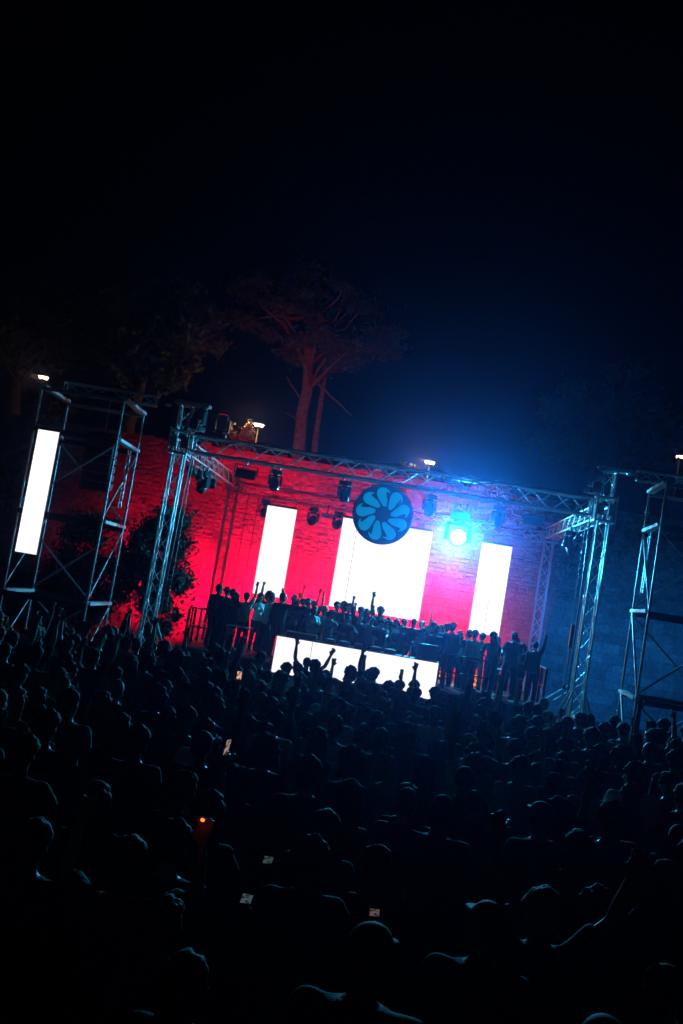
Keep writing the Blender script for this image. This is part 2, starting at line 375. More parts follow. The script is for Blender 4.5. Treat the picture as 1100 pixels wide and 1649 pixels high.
HAIR = {k: hair_mesh(k, 50 + i) for i, k in enumerate(('short', 'buzz', 'long', 'ponytail', 'bun', 'curly', 'bob', 'cap'))}
VAR = {
    'down': build_variant('down', 'm', head=(4, 5, 0)),
    'down_long': build_variant('down_long', 'm', 'down', 'down', lean=3, sleeve='long', head=(0, -15, 3), loose=1.4),
    'down_f': build_variant('down_f', 'f', 'down', 'down', tilt=3, head=(0, 10, -4), sleeve='none'),
    'chest': build_variant('chest', 'm', 'chest', 'down', legs='wide', head=(0, -10, 0), build=1.06),
    'chest_f': build_variant('chest_f', 'f', 'chest', 'chest', head=(-6, 0, 4), sleeve='short'),
    'phone_chest': build_variant('phone_chest', 'm', 'down', 'phone', head=(-18, 0, 0)),
    'phone_chest_f': build_variant('phone_chest_f', 'f', 'chest', 'phone', head=(-16, -6, 0), sleeve='none'),
    'phone_up': build_variant('phone_up', 'm', 'down', 'phone_up', head=(8, 0, 0)),
    'phone_up_f': build_variant('phone_up_f', 'f', 'down', 'phone_up', head=(8, 4, 0), sleeve='none'),
    'arm_up_r': build_variant('arm_up_r', 'm', 'down', 'up', tilt=-3, head=(5, 0, 3)),
    'arm_up_l': build_variant('arm_up_l', 'm', 'up', 'down', tilt=4, head=(5, 0, -3), legs='wide'),
    'both_up': build_variant('both_up', 'm', 'up', 'up_out', head=(8, 0, 0), legs='wide'),
    'both_up_f': build_variant('both_up_f', 'f', 'up', 'bent_up', tilt=-4, head=(6, 10, 5), sleeve='none'),
    'both_bent_up': build_variant('both_bent_up', 'm', 'bent_up', 'point_up', head=(5, -8, 0)),
    'hands_high': build_variant('hands_high', 'm', 'bent_up', 'bent_up', head=(0, 0, 0)),
    'fist': build_variant('fist', 'm', 'down', 'fist_up', tilt=-4, head=(8, 0, 2), sleeve='long'),
    'side': build_variant('side', 'f', 'chest', 'reach', head=(-5, -70, 0), sleeve='none'),
    'hip': build_variant('hip', 'f', 'hip', 'down', tilt=-4, legs='step', head=(0, 25, -5)),
    'fold': build_variant('fold', 'm', 'fold', 'fold', lean=2, head=(-4, 20, 0), build=1.08),
    'big': build_variant('big', 'm', 'down', 'chest', lean=4, head=(-4, -20, 0), build=1.18, legs='wide', loose=1.5),
    'reach': build_variant('reach', 'm', 'down', 'reach', lean=12, head=(-8, 0, 0), legs='step'),
    'reach_side': build_variant('reach_side', 'm', 'down', 'reach_side', lean=4, head=(0, -30, 0), sleeve='long', build=1.1),
    'camera': build_variant('camera', 'm', 'camera', 'camera', lean=3, head=(-3, 0, 0)),
    'dj': build_variant('dj', 'm', 'reach', 'chest', lean=16, head=(-14, 8, 0), legs='wide'),
    'shorts': build_variant('shorts', 'm', 'down', 'down', bottom='shorts', legs='wide', head=(2, 30, 0)),
    'skirt_f': build_variant('skirt_f', 'f', 'hip', 'bent_up', bottom='dress', sleeve='none', head=(0, -20, 5)),
}
# ------------------------------------------------------------------ ground and hill
WALL_Y = 37.5; WALL_T = 8.0
bm = bmesh.new()
bmesh.ops.create_grid(bm, x_segments=2, y_segments=2, size=400)
g = mobj('ground', bm_mesh(bm, 'ground'), M_GROUND); g['kind'] = 'structure'
bm = bmesh.new()
nx, ny = 44, 26
grid = []
for j in range(ny + 1):
    row = []
    for i in range(nx + 1):
        x = -44 + 88 * i / nx; y = WALL_Y + 0.75 + 70 * (j / ny) ** 1.6
        z = 7.6 + 0.03 * (y - WALL_Y) + 0.35 * noise.noise(Vector((x * .2, y * .2, 3))) + max(0, (y - 62)) * 0.10
        row.append(bm.verts.new((x, y, z)))
    grid.append(row)
for j in range(ny):
    for i in range(nx): bm.faces.new((grid[j][i], grid[j][i + 1], grid[j + 1][i + 1], grid[j + 1][i]))
h = mobj('hill', bm_mesh(bm, 'hill', True), M_HILL); h['kind'] = 'structure'
def hill_z(x, y): return 7.6 + 0.03 * (y - WALL_Y) + 0.35 * noise.noise(Vector((x * .2, y * .2, 3))) + max(0, (y - 62)) * 0.10

# ------------------------------------------------------------------ old stone rampart behind the stage
wall = thing('stone_wall', 'tall old stone rampart behind the stage washed with red light', 'wall', (0, WALL_Y, 0))
X0, X1 = -24.0, 22.0
rs = random.Random(3)
mobj('core', box_mesh('core', (X0, 0.0, -0.2), (X1, 0.9, 7.85)), M_MORTAR, wall)
def bm_stone(bm, x0, x1, z0, z1, dep, jit, r):
    # a block with a chamfered, uneven face standing proud of the mortar (towards -y)
    def j(): return r.uniform(-jit, jit)
    back = [(x0 + j(), 0.1, z0 + j()), (x1 + j(), 0.1, z0 + j()), (x1 + j(), 0.1, z1 + j()), (x0 + j(), 0.1, z1 + j())]
    mid = [(p[0], -dep * .45 + j() * .3, p[2]) for p in back]
    c = min(0.03 + jit * .6, (x1 - x0) * .22, (z1 - z0) * .22)
    sg = [(1, 1), (-1, 1), (-1, -1), (1, -1)]
    fr = [(p[0] + s[0] * (c + abs(j()) * .5), -dep + j() * .7, p[2] + s[1] * (c + abs(j()) * .5)) for p, s in zip(back, sg)]
    vb = [[bm.verts.new(p) for p in ring] for ring in (back, mid, fr)]
    for a, b in zip(vb, vb[1:]):
        for k in range(4): bm.faces.new((a[k], a[(k + 1) % 4], b[(k + 1) % 4], b[k]))
    bm.faces.new(vb[2])
stones = []   # (x0,x1,z0,z1,dep,jit,mat)
z = 0.0
while z < 4.2:
    hgt = rs.choice((0.30, 0.34, 0.38, 0.27)); hgt = min(hgt, 4.25 - z + 0.02)
    x = X0 + rs.uniform(0, .3)
    while x < X1:
        wd = rs.uniform(0.38, 0.85); stones.append((x + .008, min(x + wd, X1) - .008, z + .008, z + hgt - .008, rs.uniform(.012, .026), .007, 0)); x += wd
    z += hgt
while z < 8.15:
    hgt = rs.uniform(0.13, 0.23)
    x = X0 + rs.uniform(0, .3)
    while x < X1:
        wd = rs.uniform(0.16, 0.44)
        top = 7.9 + 0.4 * noise.noise(Vector((x * .45, 0, 9)))
        wave = 0.16 * noise.noise(Vector((x * .35, z * .5, 2))) + 0.05 * noise.noise(Vector((x * 1.7, z, 4)))
        wave *= min(1, max(0, (z - 4.3) / .8))
        if z + wave + hgt < top and rs.random() > .015:
            dep = rs.uniform(.012, .036) + (rs.uniform(.015, .035) if rs.random() < .08 else 0) + 0.02 * (noise.noise(Vector((x * .5, z * .7, 1))) + .3)
            sh_ = rs.uniform(-.022, .022)
            stones.append((x + .012, x + wd - .012, z + .006 + wave + sh_, z + hgt - .004 + wave + sh_, max(.012, dep), .02, 1))
        x += wd
    z += hgt * .97
def seen_rank(s):   # stones that show large and unobstructed: between and beside the screens
    cx = (s[0] + s[1]) / 2; cz = (s[2] + s[3]) / 2
    vis = (-8.5 < cx < 7.0) and (2.2 < cz < 6.4) and not any(a < cx < b and 2.3 < cz < 5.7 for a, b in ((-4.75, -3.35), (-1.8, 1.65), (3.45, 4.75)))
    return ((s[1] - s[0]) * (s[3] - s[2])) * (1.0 if vis else 0.1)
order = sorted(range(len(stones)), key=lambda i: -seen_rank(stones[i]))
single = set(order[:300])
bmA = bmesh.new(); bmB = bmesh.new()
for i, s in enumerate(stones):
    if i in single:
        b1 = bmesh.new(); bm_stone(b1, *s[:6], rs)
        mobj('stone', bm_mesh(b1, 'stone'), M_RUBBLE if s[6] else M_STONE, wall)
    else:
        bm_stone(bmB if s[6] else bmA, *s[:6], rs)
o = mobj('ashlar_stonework', bm_mesh(bmA, 'ashlar'), M_STONE, wall); o['kind'] = 'stuff'
o = mobj('rubble_stonework', bm_mesh(bmB, 'rubble'), M_RUBBLE, wall); o['kind'] = 'stuff'

# ------------------------------------------------------------------ trees and bushes
def leaf_cloud(bm, centers, n, size, r, aspect=2.2, flat=0.0):
    for _ in range(n):
        c, R = r.choice(centers)
        d = Vector((r.gauss(0, 1), r.gauss(0, 1), r.gauss(0, 1))); d.normalize()
        p = Vector(c) + Vector((d.x * R[0], d.y * R[1], d.z * R[2])) * abs(r.gauss(0, .5))
        a = Vector((r.gauss(0, 1), r.gauss(0, 1), r.gauss(0, 1) * (1 - flat))).normalized()
        b = a.orthogonal().normalized(); b.rotate(Matrix.Rotation(r.uniform(0, 6.28), 3, a))
        s = size * r.uniform(.6, 1.4)
        v = [bm.verts.new(p - a * s * aspect * .5), bm.verts.new(p + b * s * .5), bm.verts.new(p + a * s * aspect * .5), bm.verts.new(p - b * s * .5)]
        bm.faces.new(v)
def limb(bm, p0, p1, r0, r1, r, n=4, wob=.06, seg=6):
    p0 = Vector(p0); p1 = Vector(p1); L = (p1 - p0).length
    pts = [p0.lerp(p1, k / n) + (Vector((r.uniform(-1, 1), r.uniform(-1, 1), r.uniform(-.5, .5))) * wob * L if 0 < k < n else Vector()) for k in range(n + 1)]
    bm_tube(bm, pts, [r0 + (r1 - r0) * k / n for k in range(n + 1)], seg)
    return pts
def tree(name, label, loc, trunk_h, trunk_r, lean, crown_c, crown_r, nclump, nleaf, leaf, m_leaf, seed, group=None, clump=(.9, .5), forks=()):
    r = random.Random(seed)
    t = thing(name, label, 'tree' if 'tree' in name or 'pine' in name else 'bush', loc, 0, group)
    bm = bmesh.new()
    top = Vector((lean[0], lean[1], trunk_h))
    trunk_pts = limb(bm, (0, 0, -.3), top, trunk_r, trunk_r * .6, r, 7, .012, 10)
    centers = []
    for k in range(nclump):
        while True:
            d = Vector((r.uniform(-1, 1), r.uniform(-1, 1), r.uniform(-1, 1)))
            if d.length < 1: break
        c = Vector(crown_c) + Vector((d.x * crown_r[0], d.y * crown_r[1], d.z * crown_r[2]))
        s = r.uniform(.6, 1.3)
        centers.append((c, (clump[0] * s, clump[0] * s, clump[1] * s)))
        if k % 2 == 0 or nclump < 25:
            st = trunk_pts[r.randint(max(1, len(trunk_pts) - 4), len(trunk_pts) - 1)]
            limb(bm, st, c, trunk_r * .28, trunk_r * .06, r, 4, .08, 5)
    for (a, b, ra, rb) in forks: limb(bm, a, b, ra, rb, r, 5, .03, 8)
    mobj('trunk', bm_mesh(bm, 'trunk', True), M_BARK, t)
    bm = bmesh.new(); leaf_cloud(bm, centers, nleaf, leaf, r)
    o = mobj('crown', bm_mesh(bm, 'crown'), m_leaf, t)
    return t

tree('pine_tree', 'tall umbrella pine with bare reddish trunk on the terrace behind the stage', (-4.95, 47, hill_z(-4.95, 47)), 8.2, .34, (-.35, 0),
     (-.1, 0, 8.0), (4.7, 3.2, 2.2), 44, 26000, .12, M_NEEDLE, 11, clump=(.95, .42),
     forks=(((.42, .9, 0), (.22, 1.0, 7.2), .17, .11), ((0, 0, 3.7), (-1.2, -.3, 5.0), .07, .02), ((0, 0, 2.9), (-1.0, -.2, 3.3), .05, .015), ((.3, .3, 5.0), (2.2, -.2, 3.6), .08, .02)))
tree('broadleaf_tree', 'dark spreading tree above the wall left of the umbrella pine', (-12.8, 45, hill_z(-12.8, 45)), 5.0, .3, (.4, 0),
     (.3, 0, 5.6), (3.2, 2.6, 2.4), 45, 15000, .17, M_LEAF, 12, 'trees on the terrace', (1.0, .8))
tree('broadleaf_tree', 'leftmost dim tree on the terrace above the left scaffold tower', (-19.0, 47, hill_z(-19, 47)), 5.0, .3, (-.3, 0),
     (-.2, 0, 5.8), (3.6, 2.6, 2.6), 45, 15000, .17, M_LEAF, 13, 'trees on the terrace', (1.0, .8))
tree('broadleaf_tree', 'dark tree on the terrace above the right end of the rampart', (10.5, 50, hill_z(10.5, 50)), 5.0, .3, (-.3, 0),
     (-.2, 0, 5.8), (4.2, 2.6, 2.8), 45, 12000, .18, M_LEAF, 14, 'trees on the terrace', (1.1, .8))
tree('leafy_tree', 'leafy dark tree standing between the left stage tower and the red wall', (-6.75, 30.6, 0), 3.1, .13, (.15, 0),
     (.05, 0, 2.8), (.95, .9, 2.1), 70, 22000, .07, M_LEAF, 15, None, (.52, .46),
     forks=(((.15, 0, 2.9), (1.55, -.1, 3.9), .03, .006), ((.15, 0, 2.7), (1.6, .1, 3.5), .03, .006), ((.1, 0, 2.4), (1.45, 0, 2.9), .025, .006), ((.15, 0, 3.0), (1.2, 0, 4.6), .03, .006)))
tree('leafy_tree', 'leafy dark tree behind the left scaffold tower', (-8.9, 31.0, 0), 2.6, .12, (-.15, 0),
     (-.1, 0, 2.4), (1.6, .9, 1.8), 70, 22000, .07, M_LEAF, 16, None, (.55, .5))
def shrub(loc, R, n, label, seed, m=M_DRY, leaf=.07):
    r = random.Random(seed)
    t = thing('shrub', label, 'shrub', loc)
    bm = bmesh.new(); centers = []
    for k in range(18):
        a = r.uniform(0, 6.28); e = r.uniform(.35, 1)
        c = Vector((math.cos(a) * R[0] * r.uniform(.2, .8), math.sin(a) * R[1] * r.uniform(.2, .8), R[2] * e))
        centers.append((c, (R[0] * .3, R[1] * .3, R[2] * .22))); limb(bm, (0, 0, -.2), c, .03, .008, r, 3, .06, 5)
    mobj('stem', bm_mesh(bm, 'stem', True), M_BARK, t)
    bm = bmesh.new(); leaf_cloud(bm, centers, n, leaf, r); mobj('foliage', bm_mesh(bm, 'foliage'), m, t)
shrub((-7.0, 41.6, hill_z(-7, 41.6)), (.8, .7, 1.7), 2600, 'golden lit shrub beside the street lamp left of the pine', 21)
shrub((.45, 41.3, hill_z(.45, 41.3)), (.75, .6, 1.1), 1300, 'spiky lit shrub beside the street lamp above the round emblem', 22, leaf=.06)
shrub((-14.6, 41.4, hill_z(-14.6, 41.4)), (.8, .6, 1.2), 1600, 'dim lit shrub below the lamp above the left scaffold', 23)
shrub((-4.9, 40.2, hill_z(-4.9, 40.2)), (.6, .5, .5), 700, 'low lit shrub on the wall top under the umbrella pine', 24)

# ------------------------------------------------------------------ street lamps on the terrace
def street_lamp(x, y, zh, label, power):
    zb = hill_z(x, y)
    t = thing('street_lamp', label, 'street lamp', (x, y, zb), 0, 'street lamps on the terrace')
    hgt = zh - zb
    bm = bmesh.new(); bm_tube(bm, [(0, 0, -.1), (0, 0, .25), (0, 0, .3), (0, 0, hgt - .12)], [.09, .085, .05, .04], 10)
    mobj('pole', bm_mesh(bm, 'pole', True), M_BLACK, t)
    bm = bmesh.new(); bm_tube(bm, [(0, 0, hgt - .14), (0, 0, hgt - .06)], [.045, .15], 14); mobj('collar', bm_mesh(bm, 'collar'), M_BLACK, t)
    bm = bmesh.new(); bm_tube(bm, [(0, 0, hgt - .06), (0, 0, hgt + .04)], [.16, .22], 14); mobj('glass', bm_mesh(bm, 'glass'), M_WARM, t)
    bm = bmesh.new(); bm_tube(bm, [(0, 0, hgt + .05), (0, 0, hgt + .07), (0, 0, hgt + .14)], [.30, .30, .06], 14); mobj('cap', bm_mesh(bm, 'cap'), M_BLACK, t)
    point('lamp_light', (-.32, -.2, hgt - .02), power, (1.0, .58, .24), .1, t)
street_lamp(-6.29, 42, 9.6, 'lit street lamp beside the golden shrub left of the pine', 130)
street_lamp(1.18, 42, 9.15, 'lit street lamp above the middle of the front truss', 110)
street_lamp(-16.0, 42, 10.2, 'lit street lamp above the left scaffold tower', 16)
street_lamp(14.0, 52, 12.9, 'small lit street lamp at the far right edge', 4)

# ------------------------------------------------------------------ truss work
def truss(parent, p0, p1, size, pitch, m=M_ALU, r=.027, rb=.014, faces=(0, 1, 2, 3), up=(0, 0, 1)):
    p0 = Vector(p0); p1 = Vector(p1); d = (p1 - p0); L = d.length; d.normalize()
    up = Vector(up); x = d.cross(up).normalized(); y = x.cross(d)
    h = size / 2; cor = [x * -h + y * -h, x * h + y * -h, x * h + y * h, x * -h + y * h]
    for c in cor: bar(parent, 'chord', p0 + c, p1 + c, r, m)
    n = max(1, round(L / pitch))
    for f in faces:
        a, b = cor[f], cor[(f + 1) % 4]
        for k in range(n):
            q0 = p0 + d * (L * k / n); q1 = p0 + d * (L * (k + 1) / n)
            s, e = (a, b) if k % 2 == 0 else (b, a)
            bar(parent, 'brace', q0 + s, q1 + e, rb, m)
    for q in (p0, p1):
        for f in range(4): bar(parent, 'end_brace', q + cor[f], q + cor[(f + 1) % 4], rb * 1.4, m)
    k = 2.0
    while k < L - .8:        # couplers where the truss lengths are bolted together
        for c in cor: bar(parent, 'coupler', p0 + c + d * (k - .06), p0 + c + d * (k + .06), r * 1.45, m)
        k += 2.0
YF, YB, TX, TZ = 25.84, 34.8, 5.6, 6.38
t = thing('front_truss', 'long aluminium box truss spanning the front of the stage roof', 'truss', (0, YF, TZ))
truss(t, (-5.25, 0, 0), (5.25, 0, 0), .44, .5, r=.031, rb=.018)
t = thing('back_truss', 'dim aluminium box truss above the white screens at the back', 'truss', (0, YB, 6.2))
truss(t, (-5.35, 0, 0), (5.35, 0, 0), .36, .5)
for s, nm in ((-1, 'left'), (1, 'right')):
    t = thing('side_truss', 'short aluminium truss along the %s side of the stage roof' % nm, 'truss', (s * TX, YF, 6.32))
    truss(t, (0, .35, 0), (0, YB - YF - .35, 0), .36, .45)
def tower(x, y, label, front):
    t = thing('truss_tower', label, 'truss tower', (x, y, 0))
    top = 7.35 if front else 6.5
    truss(t, (0, 0, .06), (0, 0, top), .30, .42, up=(0, 1, 0))
    mobj('base_plate', box_mesh('base_plate', (-.35, -.35, 0), (.35, .35, .05), .008), M_STEEL, t)
    for a in range(4):
        dx, dy = math.cos(a * math.pi / 2 + .785), math.sin(a * math.pi / 2 + .785)
        bar(t, 'outrigger', (dx * .2, dy * .2, .09), (dx * 1.15, dy * 1.15, .09), .03, M_STEEL)
        bar(t, 'outrigger_strut', (dx * .2, dy * .2, 1.7), (dx * 1.05, dy * 1.05, .12), .024, M_STEEL)
        bar(t, 'jack_foot', (dx * 1.15, dy * 1.15, 0), (dx * 1.15, dy * 1.15, .26), .045, M_STEEL)
    # sleeve block that rides on the tower and carries the roof trusses
    for dz in (6.06, 6.66):
        for (a, b) in (((-.25, -.25), (.25, -.25)), ((.25, -.25), (.25, .25)), ((.25, .25), (-.25, .25)), ((-.25, .25), (-.25, -.25))):
            bar(t, 'sleeve_rail', (a[0], a[1], dz), (b[0], b[1], dz), .028, M_ALU)
    for a in ((-.25, -.25), (.25, -.25), (.25, .25), (-.25, .25)): bar(t, 'sleeve_post', (a[0], a[1], 6.0), (a[0], a[1], 6.72), .028, M_ALU)
    mobj('roller_plate', box_mesh('roller_plate', (-.24, -.262, 6.2), (-.06, -.255, 6.5)), M_STEEL, t)
    mobj('roller_plate', box_mesh('roller_plate', (.06, -.262, 6.2), (.24, -.255, 6.5)), M_STEEL, t)
    if front:
        s = -1 if x > 0 else 1
        bar(t, 'head_beam', (-.32, -.1, 7.42), (.62, -.1, 7.42), .04, M_STEEL, True)
        bar(t, 'head_beam', (-.32, .1, 7.42), (.62, .1, 7.42), .04, M_STEEL, True)
        for px in (-.22, .5):
            b1 = bmesh.new(); bmesh.ops.create_cone(b1, cap_ends=True, segments=16, radius1=.09, radius2=.09, depth=.06, matrix=Matrix.Translation((px, 0, 7.42)) @ Matrix.Rotation(rad(90), 4, 'X'))
            mobj('pulley', bm_mesh(b1, 'pulley'), M_STEEL, t)
        bm = bmesh.new(); bm_box(bm, (s * .3 - .11, -.2, 6.75), (s * .3 + .11, .2, 7.05)); bmesh.ops.bevel(bm, geom=bm.edges[:], offset=.03, segments=2, affect='EDGES')
        mobj('chain_hoist', bm_mesh(bm, 'chain_hoist'), M_BLACK, t)
        bar(t, 'hoist_chain', (s * .3, 0, 7.05), (s * .3, 0, 7.4), .012, M_STEEL)
        bar(t, 'hoist_chain', (s * .42, 0, 2.0), (s * .42, 0, 6.1), .008, M_STEEL)
tower(-TX, YF, 'front left stage tower of square aluminium truss', True)
tower(TX, YF, 'front right stage tower of square aluminium truss', True)
tower(-TX, YB, 'back left stage tower of truss beside the red wall', False)
tower(TX, YB, 'back right stage tower lit bright cyan on its inner side', False)

# ------------------------------------------------------------------ scaffold towers left and right
def scaffold(x_in, y0, s, label, rz):
    # legs A (outer near) B (outer far) C (inner near) D (inner far); s = direction from inner to outer
    t = thing('scaffold_tower', label, 'scaffold', (x_in, y0, 0), rz)
    W, D = 2.05 * s, 2.05
    P = {'A': (W, 0), 'B': (W, D), 'C': (0, 0), 'D': (0, D)}
    def v(k, z): return (P[k][0], P[k][1], z)
    for k in 'ABCD':
        bar(t, 'standard', v(k, .05), v(k, 7.0), .03, M_STEEL)
        mobj('base_plate', box_mesh('base_plate', (P[k][0] - .12, P[k][1] - .12, 0), (P[k][0] + .12, P[k][1] + .12, .05)), M_STEEL, t)
        z = .4
        while z < 6.9:                                        # rosettes every half metre
            bar(t, 'rosette', v(k, z), v(k, z + .02), .062, M_STEEL); z += .5
    for z in (1.9, 3.9, 5.92, 6.92):
        for a, b in (('C', 'D'), ('A', 'B')):                 # platform edges running back, seen from below
            a0 = Vector(v(a, z)); b0 = Vector(v(b, z)); off = Vector((0, .05, 0))
            bar(t, 'platform_edge', a0 + off, b0 - off, .085, M_DECKP, True, .45)
        for a, b in (('A', 'C'), ('B', 'D')):
            bar(t, 'ledger', v(a, z - .06), v(b, z - .06), .05 if z < 6.5 else .03, M_BLACK if z < 6.5 else M_STEEL, True, 1.3)
    seq = ((.1, 1.9), (1.9, 3.9), (3.9, 5.9))
    for i, (z0, z1) in enumerate(seq):
        a, b = ('D', 'C') if s < 0 else ('C', 'D')
        if s < 0: bar(t, 'diagonal', v('C', z0 + .1), v('D', z1 - .12), .022, M_STEEL)
        else: bar(t, 'diagonal', v('C', z0 + .05), v('D', z1 - .05), .03, M_STEEL)
        bar(t, 'diagonal', v('A', z0 + .1), v('B', z1 - .12), .022, M_STEEL)
        c = ('A', 'C') if i % 2 == 0 else ('C', 'A')
        bar(t, 'diagonal', v('B' if i % 2 else 'D', z0 + .1), v('D' if i % 2 else 'B', z1 - .1), .024, M_STEEL)
        bar(t, 'diagonal', (P[c[0]][0], .04, z0 + .1), (P[c[1]][0], .04, z1 - .1), .024, M_STEEL)
    # ladder frame hung inside the inner face
    lx = .06 * s
    for dy in (.35, .62) if s < 0 else (.35, .62): bar(t, 'ladder_rail', (lx, D * .5 + dy, 4.35), (lx, D * .5 + dy, 5.85), .022, M_ALU)
    for k in range(6): bar(t, 'ladder_rung', (lx, D * .5 + .35, 4.5 + k * .25), (lx, D * .5 + .62, 4.5 + k * .25), .014, M_ALU)
    truss(t, (W - .25 * s, D * .45, 7.12), (-.55 * s, D * .45, 7.12), .24, .4, r=.02, rb=.009)
    return t
scaffold(-6.58, 23.5, -1, 'left scaffold tower carrying the narrow white banner screen', rad(1.3))
scaffold(6.44, 23.3, 1, 'right scaffold tower cut off by the photo edge', rad(-3.2))

def line_array(x, y, ztop, n, label):
    t = thing('line_array_speaker', label, 'loudspeaker', (x, y, ztop))
    bar(t, 'flying_bar', (-.42, 0, .09), (.42, 0, .09), .05, M_BLACK, True)
    bar(t, 'flying_chain', (0, 0, .1), (0, 0, 1.0), .012, M_STEEL)
    zz, ang, yy = 0.0, 0.0, 0.0
    for k in range(n):
        bm = bmesh.new()
        v = bm_box(bm, (-.36, -.22, -.215), (.36, .25, 0))
        for q in v:
            if q.co.y > 0: q.co.z = -.108 + (q.co.z + .108) * .75
        bmesh.ops.bevel(bm, geom=bm.edges[:], offset=.012, segments=1, affect='EDGES')
        o = mobj('cabinet', bm_mesh(bm, 'cabinet'), M_PLAST, t, (0, yy, zz)); o.rotation_euler.x = ang
        b2 = bmesh.new(); bm_box(b2, (-.34, -.235, -.205), (.34, -.222, -.012)); mobj('grille', bm_mesh(b2, 'grille'), M_BLACK, o)
        zz -= .22; ang += rad(1.6); yy += .006 * k
line_array(-7.2, 24.4, 6.0, 6, 'black hanging line array loudspeaker in the left scaffold')

# ------------------------------------------------------------------ LED screens
def led_screen(name, label, cx, y, z0, nx, nz, px, pz, m, rz=0.0, joint=()):
    t = thing(name, label, 'screen', (cx, y, z0), rz)
    w_, h_ = nx * px, nz * pz
    def pmesh(gl, gr):
        me = box_mesh('panel', (-px / 2 + gl, -.008, .0006), (px / 2 - gr, .012, pz - .0006)); me.materials.append(m); return me
    panels = {}
    back = box_mesh('housing', (-px / 2 + .0004, .013, .0004), (px / 2 - .0004, .09, pz - .0004)); back.materials.append(M_BLACK)
    for i in range(nx):
        key = (.007 if i in joint else .001, .007 if i + 1 in joint else .001)
        if key not in panels: panels[key] = pmesh(*key)
        for k in range(nz):
            o = mobj('panel', panels[key], None, t, (-w_ / 2 + (i + .5) * px, 0, k * pz))
            mobj('housing', back, None, o)
    return t
SCR_Y = 33.6
led_screen('led_screen', 'large square white screen at the centre back of the stage', .02, SCR_Y, 2.63, 6, 6, .51, .505, M_LED, joint=(1,))
led_screen('led_screen', 'narrow white screen left of the large square screen', -3.62, SCR_Y, 2.63, 2, 6, .51, .505, M_LED)
led_screen('led_screen', 'narrow white screen right of the large square screen', 3.74, SCR_Y, 2.56, 2, 6, .51, .505, M_LED, joint=(1,))
led_screen('banner_screen', 'tall narrow white banner screen hung on the left scaffold', -8.2, 23.3, 2.85, 1, 6, .52, .497, M_LED)
for x0, zz in ((-3.62, 5.66), (.02, 5.66), (3.74, 5.59)):
    t = thing('hanging_bar', {-3.62: 'black bar holding the left narrow screen', .02: 'black bar holding the large square screen', 3.74: 'black bar holding the right narrow screen'}[x0], 'bar', (x0, SCR_Y + .05, zz))
    hw = .5 if abs(x0) > 1 else 1.5
    bar(t, 'beam', (-hw, 0, .04), (hw, 0, .04), .035, M_BLACK, True)
    for sx in (-hw * .8, hw * .8):
        bar(t, 'strap', (sx, 0, .08), (sx, 1.0, 6.02 - zz), .012, M_BLACK)

# ------------------------------------------------------------------ round emblem
t = thing('round_emblem', 'round navy emblem disc with nine curled blue petals hanging from front truss', 'emblem', (-.02, 26.12, 5.36))
bm = bmesh.new()
bmesh.ops.create_cone(bm, cap_ends=True, segments=72, radius1=.80, radius2=.80, depth=.06, matrix=Matrix.Rotation(rad(90), 4, 'X'))
mobj('disc', bm_mesh(bm, 'disc'), M_DISC, t)
bm = bmesh.new()
n = 72
ro = [bm.verts.new((math.cos(6.28318 * k / n) * .80, -.034, math.sin(6.28318 * k / n) * .80)) for k in range(n)]
ri = [bm.verts.new((math.cos(6.28318 * k / n) * .775, -.046, math.sin(6.28318 * k / n) * .775)) for k in range(n)]
for k in range(n): bm.faces.new((ro[k], ro[(k + 1) % n], ri[(k + 1) % n], ri[k]))
mobj('rim', bm_mesh(bm, 'rim'), M_DISC, t)
# petal outline: x across, y outwards, unit = disc radius
pet = [(.02, .27), (-.06, .40), (-.14, .55), (-.185, .66), (-.175, .76), (-.12, .835), (-.03, .88), (.07, .885), (.16, .86), (.24, .81), (.305, .735), (.325, .69), (.29, .69),
       (.225, .735), (.165, .735), (.115, .70), (.10, .65), (.125, .59), (.19, .50), (.205, .44), (.175, .33), (.15, .255), (.085, .245)]
def petal_mesh():
    bm = bmesh.new()
    f = [bm.verts.new(((x - .02) * .70 + .016, -.052, y * .80)) for x, y in pet]
    b = [bm.verts.new(((x - .02) * .70 + .016, -.031, y * .80)) for x, y in pet]
    bm.faces.new(f); bm.faces.new(b[::-1])
    for k in range(len(pet)): bm.faces.new((f[k], f[(k + 1) % len(pet)], b[(k + 1) % len(pet)], b[k]))
    bmesh.ops.triangulate(bm, faces=[q for q in bm.faces if len(q.verts) > 4])
    return bm_mesh(bm, 'petal')
pm = petal_mesh(); pm.materials.append(M_PETAL)
for k in range(9):
    o = mobj('petal', pm, None, t); o.rotation_euler.y = rad(40 * k - 12)
for sx in (-.45, .45): bar(t, 'hanging_wire', (sx, 0, .6), (sx, -.2, 1.0), .008, M_STEEL)

